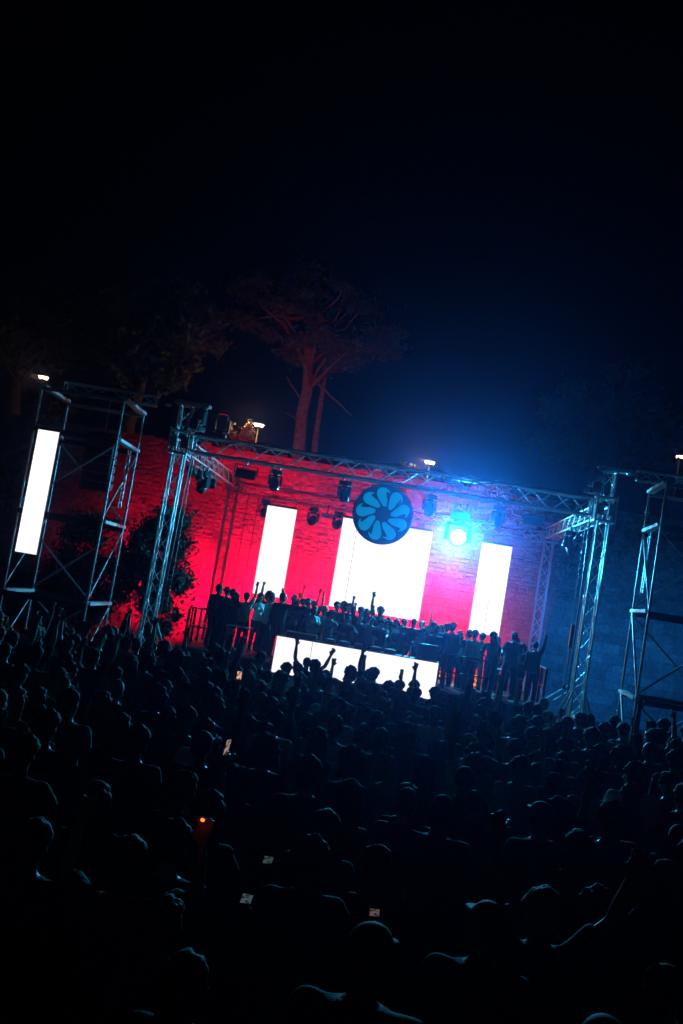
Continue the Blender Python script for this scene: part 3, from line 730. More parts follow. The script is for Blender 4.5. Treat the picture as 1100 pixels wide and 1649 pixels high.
# ------------------------------------------------------------------ stage lights on the trusses
def lens_mesh(r, m_): 
    bm = bmesh.new(); bmesh.ops.create_cone(bm, cap_ends=True, segments=20, radius1=r, radius2=r * .9, depth=.03)
    return bm_mesh(bm, 'lens')
def moving_head(loc, pan, tilt, label, lens=M_GLASS, group='moving head stage lights', scale=1.0, up=False):
    t = thing('moving_head_light', label, 'stage light', loc, rad(pan), group); t.scale = (scale,) * 3
    s = -1 if not up else 1
    mobj('base', box_mesh('base', (-.17, -.13, min(0, s * .14)), (.17, .13, max(0, s * .14)), .02), M_PLAST, t)
    if not up:
        for sx in (-.1, .1): bar(t, 'clamp', (sx, 0, 0), (sx, 0, .13), .03, M_STEEL)
    bm = bmesh.new(); bm_tube(bm, [(0, 0, s * .14), (0, 0, s * .18)], [.1, .1], 14)
    yk = [(-.2, s * .18), (.2, s * .18), (.2, s * .5), (-.2, s * .5)]
    bm_box(bm, (-.21, -.06, min(s * .18, s * .23)), (.21, .06, max(s * .18, s * .23)))
    for sx in (-1, 1): bm_box(bm, (sx * .19 - .03, -.07, min(s * .2, s * .5)), (sx * .19 + .03, .07, max(s * .2, s * .5)))
    mobj('yoke', bm_mesh(bm, 'yoke'), M_PLAST, t)
    hd = bmesh.new(); bm_tube(hd, [(0, 0, -.2), (0, 0, -.17), (0, 0, .05), (0, 0, .16), (0, 0, .2)], [.09, .13, .155, .155, .14], 20)
    h = mobj('head', bm_mesh(hd, 'head', True), M_PLAST, t, (0, 0, s * .44)); h.rotation_euler = (rad(tilt), 0, 0)
    ln = mobj('lens', lens_mesh(.125, lens), lens, h, (0, 0, .205))
    return t, h
def strobe(loc, pan, tilt, label):
    t = thing('strobe_light', label, 'stage light', loc, rad(pan), 'strobe bars')
    bar(t, 'clamp', (0, 0, -.02), (0, 0, .12), .03, M_STEEL)
    for sx in (-.3, .3): bar(t, 'bracket', (sx, 0, -.25), (sx, 0, -.03), .014, M_BLACK, True)
    bar(t, 'bracket', (-.3, 0, -.03), (.3, 0, -.03), .014, M_BLACK, True)
    o = mobj('housing', box_mesh('housing', (-.27, -.07, -.12), (.27, .09, .12), .015), M_PLAST, t, (0, 0, -.25)); o.rotation_euler.x = rad(tilt)
    mobj('window', box_mesh('window', (-.24, -.078, -.09), (.24, -.071, .09)), M_GLASS, o)
def par(loc, pan, tilt, label, lens=M_GLASS):
    t = thing('par_light', label, 'stage light', loc, rad(pan), 'par lights on the side trusses')
    bar(t, 'clamp', (0, 0, -.02), (0, 0, .12), .028, M_STEEL)
    for sx in (-.13, .13): bar(t, 'bracket', (sx, 0, -.22), (sx, 0, -.02), .01, M_BLACK, True)
    bar(t, 'bracket', (-.13, 0, -.02), (.13, 0, -.02), .01, M_BLACK, True)
    bm = bmesh.new(); bm_tube(bm, [(0, 0, -.17), (0, 0, -.12), (0, 0, .14)], [.06, .10, .12], 16)
    o = mobj('can', bm_mesh(bm, 'can', True), M_BLACK, t, (0, 0, -.22)); o.rotation_euler.x = rad(tilt)
    mobj('lens', lens_mesh(.105, lens), lens, o, (0, 0, .145))
FB = TZ - .21 - .13
for x, pan, tilt, lb in ((-2.95, 20, 150, 'moving head light hanging under the left part of the front truss'),
                         (-1.1, -30, 200, 'moving head light hanging left of the round emblem'),
                         (1.15, 25, 165, 'moving head light hanging right of the round emblem'),
                         (2.95, 160, 150, 'moving head light hanging under the right part of the front truss')):
    moving_head((x, YF, FB), pan, tilt, lb, scale=.82)
for x, pan, lb in ((-3.75, 20, 'strobe light hanging near the left end of the front truss'), (3.85, -20, 'strobe light hanging near the right end of the front truss')):
    strobe((x, YF, FB + .02), pan, 15, lb)
BB = 6.2 - .18 - .13
for x, pan, tilt, lb in ((-4.35, 10, 115, 'wash light on the back truss left of the left narrow screen'),
                         (-2.62, -10, 120, 'wash light on the back truss right of the left narrow screen'),
                         (-1.72, -20, 120, 'wash light on the back truss beside the large square screen')):
    moving_head((x, YB - .25, BB), pan, tilt, lb, group='wash lights on the back truss', scale=.95)
t = thing('blinder_light', 'small pinkish bar light on the back truss between two wash lights', 'stage light', (-2.15, YB - .2, BB + .05))
mobj('housing', box_mesh('housing', (-.2, -.05, -.32), (.2, .05, -.18), .01), M_STEEL, t); bar(t, 'clamp', (0, 0, -.2), (0, 0, .15), .025, M_BLACK)
bt, bh = moving_head((2.36, 33.35, 6.45), 3, 88, 'blazing cyan moving head light aimed at the crowd right of the large square screen', M_BEAM, group='moving head stage lights', scale=2.0)
bar(bt, 'drop_pipe', (0, 0, .05), (0, .9, -.02), .02, M_STEEL)
for s, nm in ((-1, 'left'), (1, 'right')):
    for k, yy in enumerate((27.2, 28.3, 29.4, 30.5)):
        od = ('front', 'second', 'third', 'rearmost')[k]
        par((s * (TX - .1), yy, 6.32 - .18 - .12), -s * 60, 140 + 10 * k, '%s par light on the %s side truss' % (od, nm))
    moving_head((s * (TX - .15), 28.9 + (0 if s < 0 else .4), 6.32 - .18 - .13), s * 40, 150, 'moving head light hanging under the %s side truss' % nm)
    moving_head((s * (TX - .35), YF + .1, 6.72 + .02), s * 30, 40 if s > 0 else -40, 'moving head light standing on the front truss beside the %s tower' % nm, up=True)

def cable(pts, label, r=.014):
    t = thing('power_cable', label, 'cable', pts[0], 0, 'cables on the stage rig')
    p0 = Vector(pts[0]); fine = []
    for a, b_ in zip(pts, pts[1:]):
        a = Vector(a); b_ = Vector(b_); n = 8; sag = .05 * (a - b_).xy.length
        for k in range(n): fine.append(a.lerp(b_, k / n) - p0 - Vector((0, 0, sag * 4 * (k / n) * (1 - k / n))))
    fine.append(Vector(pts[-1]) - p0)
    bm = bmesh.new(); bm_tube(bm, fine, [r] * len(fine), 6); mobj('sheath', bm_mesh(bm, 'sheath', True), M_PLAST, t)
cable([(-5.0, YB - .2, 6.0), (-4.98, YB - .15, .9)], 'thin cable hanging straight down right of the back left tower')
cable([(-4.62, YB - .2, 6.0), (-4.66, YB - .1, .9)], 'second thin cable hanging down left of the left narrow screen')
cable([(-5.5, YF + .3, 6.6), (-4.0, YF + .1, 6.62), (-2.9, YF, 6.62), (-1.2, YF, 6.62), (1.1, YF, 6.62), (2.9, YF, 6.62), (5.4, YF + .1, 6.62)], 'cable bundle looping along the top of the front truss', .022)
cable([(-5.3, YF + .35, 6.5), (-5.35, YF + .3, 5.2), (-5.42, YF + .28, .3)], 'dark cable falling down the front left tower', .02)
cable([(5.3, YF + .35, 6.5), (5.35, YF + .3, 5.2), (5.42, YF + .28, .3)], 'dark cable falling down the front right tower', .02)
cable([(-5.5, YB - .3, 6.42), (-3.6, YB - .3, 6.42), (-1.7, YB - .3, 6.42), (.2, YB - .3, 6.42), (2.3, YB - .3, 6.42), (5.4, YB - .3, 6.42)], 'cable looping along the back truss', .018)
# the cyan light itself
CY = (0.03, 0.56, 1.0)
BL = Vector((2.36, 32.85, 5.56))
spot('beam_light', BL, (-1.5, 10, 4.2), 11500, CY, 168, 1.0, .2)
spot('added_blue_fill', (5.5, 29.75, 5.1), (9.8, WALL_Y, .6), 2000, (0.01, 0.24, 1.0), 84, 1.0, .1)  # added blue spot with no lamp behind it, brightens the right wall
for n_ in ('added_blue_fill', 'beam_light'): bpy.data.objects[n_]['kind'] = 'helper'

# red floor lights that wash the rampart
RED = (1.0, 0.0, 0.040)
def floor_par(x, y, power, target, label, size=115, lens=M_REDLED):
    t = thing('floor_light', label, 'stage light', (x, y, 0), 0, 'floor wash lights at the wall foot')
    mobj('base', box_mesh('base', (-.16, -.1, 0), (.16, .1, .05), .01), M_BLACK, t)
    for sx in (-.14, .14): bar(t, 'bracket', (sx, 0, .05), (sx, 0, .32), .012, M_BLACK, True)
    bm = bmesh.new(); bm_tube(bm, [(0, 0, -.16), (0, 0, -.12), (0, 0, .12)], [.06, .11, .125], 16)
    o = mobj('can', bm_mesh(bm, 'can', True), M_BLACK, t, (0, 0, .28))
    d = Vector(target) - Vector((x, y, .28)); o.rotation_mode = 'QUATERNION'; o.rotation_quaternion = d.to_track_quat('Z', 'Y')
    mobj('lens', lens_mesh(.11, lens), lens, o, (0, 0, .12))
    p = d.normalized() * .2 + Vector((0, 0, .28))
    spot('wash', p, Vector(p) + d, power, RED, size, .9, .1, t)
for x, pw, tz_, nm in ((-10.4, 220, 2.2, 'furthest left, behind the left scaffold'), (-7.8, 2200, 2.6, 'behind the leafy tree left of the stage'), (-5.0, 5600, 2.8, 'behind the back left tower'), (-2.5, 4600, 2.9, 'behind the left narrow screen'),
                  (0.0, 3200, 2.9, 'behind the large square screen'), (2.3, 3600, 2.9, 'behind the gap right of the large square screen'), (4.0, 1000, 2.4, 'behind the right narrow screen')):
    floor_par(x, 34.3, pw, (x + (.2 if x < 2 else -.7), WALL_Y, tz_), 'red floor wash light %s' % nm, 88)
# red beams on the front rig that climb over the wall into the trees
rt, rh = moving_head((-4.6, YF + .02, 6.62), 0, 0, 'red beam light standing on the left end of the front truss', M_REDLED, up=True)
spot('red_beam', (-4.6, YF + .3, 7.25), (-5.4, 47, 11.6), 3900, RED, 38, 1.0, .08)
bpy.data.objects['red_beam']['kind'] = 'helper'

# ------------------------------------------------------------------ stage deck, booth, rails
DZ = 1.0
t = thing('stage_deck', 'low black stage platform the performers stand on', 'stage', (0, 0, 0))
pl = box_mesh('deck_panel', (.004, .004, 0), (.996, 1.996, .08), .004); pl.materials.append(M_PLY)
for i in range(-5, 5):
    for k in range(3): mobj('deck_panel', pl, None, t, (i * 1.04, 27.75 + 2 * k, DZ - .08))
for x in [-5.2 + 1.04 * i for i in range(11)]:
    for y in (27.85, 29.75, 31.75, 33.6): bar(t, 'deck_leg', (x, y, 0), (x, y, DZ - .09), .025, M_STEEL)
for i in range(-5, 5):     # black skirt with folds
    bm = bmesh.new(); n = 14
    a = [bm.verts.new((i * 1.04 + 1.04 * k / n, 27.72 + .015 * math.sin(k * 2.1 + i), DZ - .085)) for k in range(n + 1)]
    b = [bm.verts.new((i * 1.04 + 1.04 * k / n, 27.70 + .035 * math.sin(k * 2.1 + i), .02)) for k in range(n + 1)]
    for k in range(n): bm.faces.new((a[k], a[k + 1], b[k + 1], b[k]))
    mobj('skirt', bm_mesh(bm, 'skirt', True), M_DRAPE, t)
bar(t, 'front_edge', (-5.2, 27.73, DZ - .03), (-2.5, 27.73, DZ - .03), .03, M_STEEL, True)
bar(t, 'front_edge', (2.2, 27.73, DZ - .03), (5.2, 27.73, DZ - .03), .03, M_STEEL, True)

led_screen('booth_screen', 'low wide white screen on the front of the DJ booth', -.14, 27.55, .69, 9, 2, .5, .5, M_LEDF, joint=(2,))
t = thing('booth_table', 'long dark table behind the low white booth screen', 'table', (-.14, 28.05, DZ))
mobj('table_top', box_mesh('table_top', (-2.28, -.42, .66), (2.28, .40, .71), .006), M_TABLE, t)
for sx in (-2.1, -.7, .7, 2.1):
    for sy in (-.3, .3): bar(t, 'leg', (sx, sy, 0), (sx, sy, .66), .025, M_STEEL)
TT = DZ + .712
rb = random.Random(5)
def player(x, label, mixer=False):
    t = thing('mixer' if mixer else 'media_player', label, 'mixer' if mixer else 'player', (x, 28.0, TT), 0, None if mixer else 'players on the booth table')
    mobj('body', box_mesh('body', (-.16, -.2, 0), (.16, .2, .11), .01), M_PLAST, t)
    if mixer:
        for i in range(4):
            for k in range(4): bar(t, 'knob', (-.11 + .07 * i, -.02 + .05 * k, .11), (-.11 + .07 * i, -.02 + .05 * k, .13), .012, M_STEEL)
            mobj('fader', box_mesh('fader', (-.115 + .07 * i, -.13, .11), (-.095 + .07 * i, -.10, .13)), M_STEEL, t)
    else:
        bm = bmesh.new(); bm_tube(bm, [(0, .06, .11), (0, .06, .125)], [.1, .095], 24); mobj('jog_wheel', bm_mesh(bm, 'jog_wheel'), M_ALU, t)
        mobj('display', box_mesh('display', (-.09, -.16, .112), (.09, -.07, .118)), mat('display_glow', (.02, .02, .03), .3, emit=(.1, .45, .9), estr=.6), t)
for x, lb in ((-.95, 'leftmost media player on the booth table'), (-.55, 'media player left of the mixer'), (.35, 'media player right of the mixer'), (.75, 'rightmost media player on the booth table')): player(x, lb)
player(-.1, 'channel mixer in the middle of the booth table', True)
def wedge(x, y, rz, label):
    t = thing('monitor_speaker', label, 'loudspeaker', (x, y, TT), rad(rz), 'booth monitors')
    bm = bmesh.new(); v = bm_box(bm, (-.24, -.2, 0), (.24, .2, .42))
    for q in v:
        if q.co.z > .1 and q.co.y > 0: q.co.y -= .12
    bmesh.ops.bevel(bm, geom=bm.edges[:], offset=.015, segments=2, affect='EDGES'); mobj('cabinet', bm_mesh(bm, 'cabinet'), M_PLAST, t)
    bm = bmesh.new(); bmesh.ops.create_cone(bm, cap_ends=True, segments=20, radius1=.15, radius2=.12, depth=.02, matrix=Matrix.Translation((0, .2, .18)) @ Matrix.Rotation(rad(90), 4, 'X'))
    mobj('woofer', bm_mesh(bm, 'woofer'), M_BLACK, t)
wedge(1.75, 28.1, 25, 'black monitor speaker at the right end of the booth table')
t = thing('flight_case_lid', 'flat black case lying at the left end of the booth table', 'case', (-1.75, 28.05, TT))
mobj('shell', box_mesh('shell', (-.42, -.28, 0), (.42, .28, .15), .012), M_PLAST, t)
for sx in (-.43, .41): bar(t, 'edge_trim', (sx, -.29, .075), (sx, .28, .075), .012, M_ALU, True)
bar(t, 'edge_trim', (-.42, -.29, .15), (.42, -.29, .15), .012, M_ALU, True)
def bottle(x, y, label, col):
    m = mat('bottle_%s' % label.split()[0], col, .1)
    t = thing('bottle', label, 'bottle', (x, y, TT), 0, 'bottles on the booth table')
    bm = bmesh.new(); bm_tube(bm, [(0, 0, 0), (0, 0, .01), (0, 0, .17), (0, 0, .22), (0, 0, .29)], [.03, .036, .036, .014, .013], 12); mobj('glass', bm_mesh(bm, 'glass', True), m, t)
    bm = bmesh.new(); bm_tube(bm, [(0, 0, .29), (0, 0, .31)], [.016, .016], 10); mobj('cap', bm_mesh(bm, 'cap'), M_STEEL, t)
bottle(-1.2, 27.85, 'clear bottle beside the flat black case on the booth', (.5, .6, .65))
bottle(1.12, 27.8, 'green bottle right of the players on the booth', (.05, .2, .08))
bottle(1.3, 27.9, 'pale bottle left of the monitor speaker on the booth', (.6, .65, .7))
bottle(2.05, 27.85, 'dark bottle on the right corner of the booth table', (.1, .1, .12))
def guard_rail(x0, x1, y, label, z=DZ, h=1.0):
    t = thing('guard_rail', label, 'railing', (0, y, z))
    n = max(1, round((x1 - x0) / .9))
    for k in range(n + 1): bar(t, 'post', (x0 + (x1 - x0) * k / n, 0, 0), (x0 + (x1 - x0) * k / n, 0, h), .028, M_BLACK)
    for hh in (h, h * .5): bar(t, 'rail', (x0, 0, hh), (x1, 0, hh), .024, M_BLACK)
def side_rail(x, y0, y1, label, z=DZ, h=1.0):
    t = thing('guard_rail', label, 'railing', (x, y0, z))
    n = max(1, round((y1 - y0) / .9))
    for k in range(n + 1): bar(t, 'post', (0, (y1 - y0) * k / n, 0), (0, (y1 - y0) * k / n, h), .035, M_BLACK, True)
    for hh in (h, h * .5): bar(t, 'rail', (0, 0, hh), (0, y1 - y0, hh), .024, M_BLACK)
side_rail(-5.05, 28.2, 31.8, 'black side railing at the left end of the stage')
side_rail(5.12, 28.2, 31.8, 'black side railing at the right end of the stage')
guard_rail(2.35, 3.6, 28.05, 'low thin railing at the front edge right of the booth', h=.95)
guard_rail(-4.95, -4.4, 28.15, 'short black railing at the left front corner of the stage', h=1.05)
def stand_table(x, y, label):
    t = thing('side_table', label, 'table', (x, y, DZ))
    mobj('table_top', box_mesh('table_top', (-.35, -.25, .72), (.35, .25, .75), .005), M_STEEL, t)
    for sx in (-.3, .3):
        for sy in (-.2, .2): bar(t, 'leg', (sx, sy, 0), (sx, sy, .72), .018, M_STEEL)
stand_table(-3.55, 28.05, 'small pale table among the people on the left of the stage')
stand_table(4.0, 29.0, 'small table behind the standing people on the right of the stage')
def stair(x, y, label):
    t = thing('stage_steps', label, 'steps', (x, y, 0), rad(-90))
    for k in range(4): mobj('tread', box_mesh('tread', (-.45, .25 * k, .2 + .2 * k - .03), (.45, .25 * k + .27, .2 + .2 * k), .004), M_DECKP, t)
    for sx in (-.47, .47):
        bar(t, 'stringer', (sx, -.1, .05), (sx, 1.0, .9), .03, M_STEEL, True)
        bar(t, 'hand_rail', (sx, -.1, .95), (sx, 1.0, 1.85), .02, M_STEEL); bar(t, 'rail_post', (sx, -.05, .1), (sx, -.05, .98), .02, M_STEEL)
stair(5.3, 28.9, 'metal steps with hand rails at the right side of the stage')
# orange floor light on the right, then an added glow for the lit wall
for x, y, lb in ((3.24, 29.95, 'glowing orange floor light seen between the legs right of the booth'), (2.42, 31.3, 'added orange glow for the lit wall behind the people right of the booth')):
    t = thing('glow_light', lb, 'stage light', (x, y, DZ))
    mobj('housing', box_mesh('housing', (-.2, -.08, .04), (.2, .1, .46), .02), M_BLACK, t)
    for i in range(3):
        for k in range(3):
            bm = bmesh.new(); bmesh.ops.create_cone(bm, cap_ends=True, segments=12, radius1=.05, radius2=.05, depth=.02, matrix=Matrix.Translation((-.12 + .12 * i, -.085, .13 + .12 * k)) @ Matrix.Rotation(rad(90), 4, 'X'))
            mobj('lamp_cell', bm_mesh(bm, 'lamp_cell'), M_ORANGE, t)
    bar(t, 'stand', (0, 0, 0), (0, 0, .06), .06, M_BLACK)
# column speaker on a pole, right of the stage
t = thing('column_speaker', 'slim column speaker on a pole left of the front right tower', 'loudspeaker', (5.62, 28, 0))
bar(t, 'pole', (0, 0, .05), (0, 0, 2.72), .02, M_STEEL)
mobj('cabinet', box_mesh('cabinet', (-.05, -.06, 2.7), (.05, .06, 3.34), .012), M_PLAST, t)
for a in (0, 2.09, 4.19): bar(t, 'leg', (0, 0, .55), (.45 * math.cos(a), .45 * math.sin(a), 0), .014, M_STEEL)
bar(t, 'clamp', (0, 0, 1.55), (0, 0, 1.66), .04, M_BLACK)
# crowd barrier by the right scaffold
t = thing('crowd_barrier', 'steel crowd barrier with upright bars beside the right scaffold', 'barrier', (6.05, 20.6, 0), rad(-4))
for k in range(7): bar(t, 'upright', (k * .22, 0, .12), (k * .22, 0, 1.32 if k % 2 else 1.42), .022, M_STEEL)
for zz in (.15, 1.18): bar(t, 'rail', (0, .03, zz), (1.32, .03, zz), .02, M_STEEL)
for sx in (.1, 1.22): bar(t, 'foot', (sx, -.35, .02), (sx, .35, .02), .025, M_STEEL)
# ------------------------------------------------------------------ people
SKIN = [mat('skin_light', (.42, .26, .19), .5, noise_scale=12, noise_amt=.12), mat('skin_tan', (.32, .19, .13), .5, noise_scale=12, noise_amt=.12), mat('skin_brown', (.16, .09, .06), .5, noise_scale=12, noise_amt=.12)]
HAIRM = {n: mat('hair_' + n.replace(' ', '_'), c, .75, noise_scale=60, noise_amt=.35, spec=.3) for n, c in (('black', (.012, .010, .010)), ('dark brown', (.035, .022, .015)), ('brown', (.08, .045, .025)), ('blond', (.30, .20, .10)))}
SHIRTM = {n: mat('shirt_' + n, c, .85, noise_scale=18, noise_amt=.2, bump=.25, bump_scale=60) for n, c in (('black', (.012, .012, .013)), ('charcoal', (.04, .04, .045)), ('navy', (.015, .02, .05)), ('white', (.72, .72, .70)), ('grey', (.25, .25, .26)), ('olive', (.09, .10, .05)), ('maroon', (.12, .02, .03)), ('beige', (.42, .36, .28)))}
TROUM = {n: mat('trouser_' + n, c, .85, noise_scale=18, noise_amt=.2, bump=.25, bump_scale=60) for n, c in (('black', (.012, .012, .013)), ('denim', (.05, .08, .14)), ('khaki', (.22, .17, .11)), ('grey', (.12, .12, .13)))}
M_SHOE = mat('shoe_leather', (.03, .028, .027), .5, noise_scale=20)
M_EYE = mat('eye', (.03, .02, .02), .2); M_LIP = mat('lip', (.22, .08, .07), .5)
_b = bmesh.new(); bm_ball(_b, (0, 0, 0), (.013, .008, .009), None, 8, 6); EYE = bm_mesh(_b, 'eye', True)
_b = bmesh.new(); bm_ball(_b, (0, 0, 0), (.024, .009, .008), None, 8, 6); LIP = bm_mesh(_b, 'mouth', True)
def person(x, y, z, rz, var, hair, label, group, scale=1.0, skin=0, hairc='black', shirt='black', trous='black', face=False, width=1.0):
    v = VAR[var]
    p = mobj('person', v['body'], SKIN[skin], None, (x, y, z)); p.rotation_euler.z = rz; p.scale = (scale * width, scale * width, scale)
    tag(p, label, 'person', group)
    mobj('shirt' if v['sleeve'] != 'none' else 'top', v['shirt'], SHIRTM[shirt], p)
    mobj(v['bname'], v['bottom'], TROUM[trous], p)
    if face: mobj('shoes', v['shoe'], M_SHOE, p)
    h = mobj('cap' if hair == 'cap' else 'hair', HAIR[hair], HAIRM[hairc], p); h.matrix_local = v['head']
    if face:
        for s in (-1, 1):
            e = mobj('eye', EYE, M_EYE, p); e.matrix_local = v['head'] @ Matrix.Translation((s * .032, .083, .004))
        e = mobj('mouth', LIP, M_LIP, p); e.matrix_local = v['head'] @ Matrix.Translation((0, .083, -.062))
    return p
def phone(pos, rz, tilt, label, col, strength, style):
    t = thing('mobile_phone', label, 'phone', pos, rz, 'phones held up in the crowd'); t.rotation_euler.x = tilt; t.scale = (.9, .9, .9)
    mobj('phone_body', box_mesh('phone_body', (-.037, -.004, -.075), (.037, .004, .075), .003), M_PLAST, t)
    key = 'phone_screen_%s_%.2f' % (style, strength)
    m = mat(key, (.02, .02, .02), .2, emit=col, estr=strength)
    nt = m.node_tree
    if 'pic' not in nt.nodes:
        tc = nt.nodes.new('ShaderNodeTexCoord'); n = nt.nodes.new('ShaderNodeTexNoise'); n.name = 'pic'; n.inputs['Scale'].default_value = 28
        cr = nt.nodes.new('ShaderNodeValToRGB'); cr.color_ramp.elements[0].position = .38; cr.color_ramp.elements[1].position = .7
        cr.color_ramp.elements[0].color = (.02, .015, .015, 1); cr.color_ramp.elements[1].color = (*col, 1)
        nt.links.new(tc.outputs['Object'], n.inputs['Vector']); nt.links.new(n.outputs[0], cr.inputs[0])
        nt.links.new(cr.outputs[0], nt.nodes['Principled BSDF'].inputs['Emission Color'])
    mobj('screen', box_mesh('screen', (-.033, -.0055, -.069), (.033, -.0045, .069)), m, t)
    return t

# --- people on the stage: head position decides the size; (x, y, head z, turn, variant, hair, shirt, trousers, label)
B = math.pi
SP = [
 (-4.41, 28.6, 2.66, -.5, 'down_long', 'short', 'navy', 'black', 'broad man in navy at the left end of the stage, back turned'),
 (-4.26, 29.3, 2.62, -.9, 'down', 'short', 'grey', 'black', 'man half hidden behind the broad man at the left stage end'),
 (-4.01, 28.9, 2.59, -.6, 'chest', 'short', 'olive', 'denim', 'man with legs apart, third from the left on the stage'),
 (-3.86, 28.4, 2.52, -.3, 'down_f', 'long', 'black', 'black', 'long haired woman in black behind the small pale table on stage'),
 (-3.56, 28.8, 2.57, -.2, 'arm_up_r', 'short', 'white', 'black', 'person in a white top raising one arm left of the left narrow screen'),
 (-2.88, 28.9, 2.66, -1.0, 'chest', 'short', 'white', 'denim', 'man in a white shirt and jeans looking down beside the left narrow screen'),
 (-2.51, 28.25, 2.74, -.5, 'reach_side', 'buzz', 'black', 'black', 'large man in black stretching an arm to the right at the booth'),
 (-2.25, 29.6, 2.62, B - .3, 'chest_f', 'bob', 'charcoal', 'black', 'woman with bobbed hair behind the left end of the booth'),
 (-2.05, 30.2, 2.63, B, 'down', 'short', 'navy', 'black', 'man in navy further back behind the left end of the booth'),
 (-1.90, 29.5, 2.68, B + .2, 'both_up_f', 'short', 'black', 'black', 'dancer with lifted arms behind the flat black case'),
 (-1.72, 30.6, 2.62, B, 'arm_up_l', 'short', 'charcoal', 'black', 'person raising an arm against the red strip left of the large screen'),
 (-1.33, 29.4, 2.55, B - .4, 'chest_f', 'long', 'beige', 'black', 'blond long haired woman behind the booth left of the players'),
 (-1.02, 30.0, 2.71, B, 'down', 'short', 'charcoal', 'black', 'leftmost of three heads close together under the large screen'),
 (-.86, 30.8, 2.71, B, 'down_long', 'curly', 'black', 'black', 'curly head in the middle of three under the large screen'),
 (-.66, 30.2, 2.72, B, 'chest', 'short', 'navy', 'black', 'rightmost of three heads close together under the large screen'),
 (-.62, 28.85, 2.42, B + .2, 'dj', 'cap', 'black', 'black', 'DJ in a cap bent over the players left of the mixer'),
 (-.30, 29.9, 2.68, B, 'both_bent_up', 'ponytail', 'maroon', 'black', 'woman with ponytail and lifted hands behind the DJs'),
 (-.10, 30.6, 2.64, B, 'down_f', 'long', 'grey', 'black', 'long haired woman far back under the middle of the large screen'),
 (.25, 29.8, 2.78, B, 'arm_up_r', 'short', 'charcoal', 'black', 'tall person with one arm raised high against the large screen'),
 (.43, 28.85, 2.45, B - .2, 'dj', 'short', 'black', 'black', 'DJ leaning over the player right of the mixer'),
 (.58, 30.5, 2.50, B, 'down', 'short', 'grey', 'black', 'person behind the leaning DJ right of the mixer'),
 (.82, 30.2, 2.51, B, 'chest_f', 'bob', 'white', 'black', 'bob haired woman in white below the right half of the large screen'),
 (1.05, 30.4, 2.54, B, 'down', 'short', 'charcoal', 'black', 'person just left of the broad man facing the crowd'),
 (1.30, 29.5, 2.62, B, 'big', 'buzz', 'black', 'black', 'broad man facing the crowd below the right edge of the large screen'),
 (1.94, 29.8, 2.60, 1.2, 'camera', 'short', 'charcoal', 'black', 'person holding a device up to the face right of the large screen'),
 (1.98, 28.75, 2.52, .3, 'big', 'short', 'black', 'black', 'heavy man in black standing at the right end of the booth'),
 (2.27, 29.2, 2.64, .2, 'down', 'short', 'charcoal', 'black', 'man in charcoal behind the heavy man at the booth end'),
 (2.42, 28.6, 2.69, .6, 'down_long', 'short', 'black', 'black', 'tall man in long sleeves right of the booth end'),
 (2.70, 29.5, 2.49, B - .3, 'chest_f', 'long', 'white', 'denim', 'woman with long hair and pale top behind the low thin railing'),
 (2.92, 29.2, 2.56, .8, 'down', 'short', 'navy', 'black', 'man in navy left of the man in a pale shirt'),
 (3.06, 28.5, 2.59, .5, 'down_long', 'short', 'beige', 'black', 'man in a loose pale shirt behind the low thin railing'),
 (3.58, 28.3, 2.63, .2, 'hip', 'long', 'charcoal', 'denim', 'slim long haired woman standing right of the right narrow screen'),
 (4.11, 28.2, 2.74, .5, 'chest', 'buzz', 'navy', 'black', 'tall stout man in navy third from the right on stage'),
 (4.47, 28.8, 2.42, B - .5, 'chest_f', 'curly', 'black', 'black', 'shorter person with curly hair second from the right on stage'),
 (-4.62, 29.9, 2.60, -1.2, 'fold', 'cap', 'grey', 'black', 'man in grey half hidden beside the left side railing'),
 (-3.30, 29.6, 2.60, B + .6, 'phone_chest_f', 'long', 'white', 'denim', 'woman in white between the raised arm and the man in jeans'),
 (-3.15, 30.4, 2.66, B + .3, 'both_bent_up', 'curly', 'olive', 'black', 'curly haired dancer in olive below the left narrow screen'),
 (-2.45, 30.6, 2.70, B - .2, 'both_up_f', 'bun', 'maroon', 'black', 'dancer with a bun below the right edge of the left narrow screen'),
 (-1.60, 29.0, 2.50, B + .5, 'chest_f', 'ponytail', 'white', 'black', 'woman with ponytail in white bent beside the flat black case'),
 (-1.12, 29.0, 2.46, B - .2, 'hip', 'curly', 'grey', 'black', 'curly haired person in grey left of the capped DJ'),
 (-.30, 29.2, 2.50, B + .3, 'fist', 'buzz', 'charcoal', 'black', 'person raising a fist between the two DJs'),
 (.08, 29.2, 2.48, B, 'hands_high', 'short', 'grey', 'black', 'person in grey lifting both hands behind the mixer'),
 (.62, 29.4, 2.44, B - .4, 'side', 'long', 'beige', 'black', 'long haired woman in beige turned sideways behind the players'),
 (.98, 29.0, 2.42, B + .3, 'chest', 'cap', 'navy', 'black', 'capped man in navy right of the players'),
 (1.62, 30.4, 2.58, B, 'arm_up_l', 'ponytail', 'charcoal', 'black', 'ponytailed person with an arm up right of the broad man'),
 (1.62, 29.2, 2.40, B + .2, 'phone_chest_f', 'bob', 'grey', 'black', 'bob haired woman in grey behind the monitor speaker'),
 (2.15, 30.3, 2.55, B, 'skirt_f', 'long', 'white', 'black', 'woman in a white top and skirt behind the people at the booth end'),
 (3.32, 29.6, 2.52, -.4, 'reach', 'short', 'olive', 'khaki', 'man in olive leaning forward behind the railing'),
 (3.85, 29.7, 2.50, B + .2, 'down_f', 'bob', 'grey', 'denim', 'bob haired woman in grey behind the stout man'),
 (4.35, 29.9, 2.55, B, 'down_long', 'curly', 'beige', 'black', 'curly haired man in beige far back on the right of the stage'),
 (4.78, 28.3, 2.58, -.2, 'fist', 'cap', 'charcoal', 'black', 'person in a cap with a raised arm at the right stage end'),
]
rp = random.Random(17)
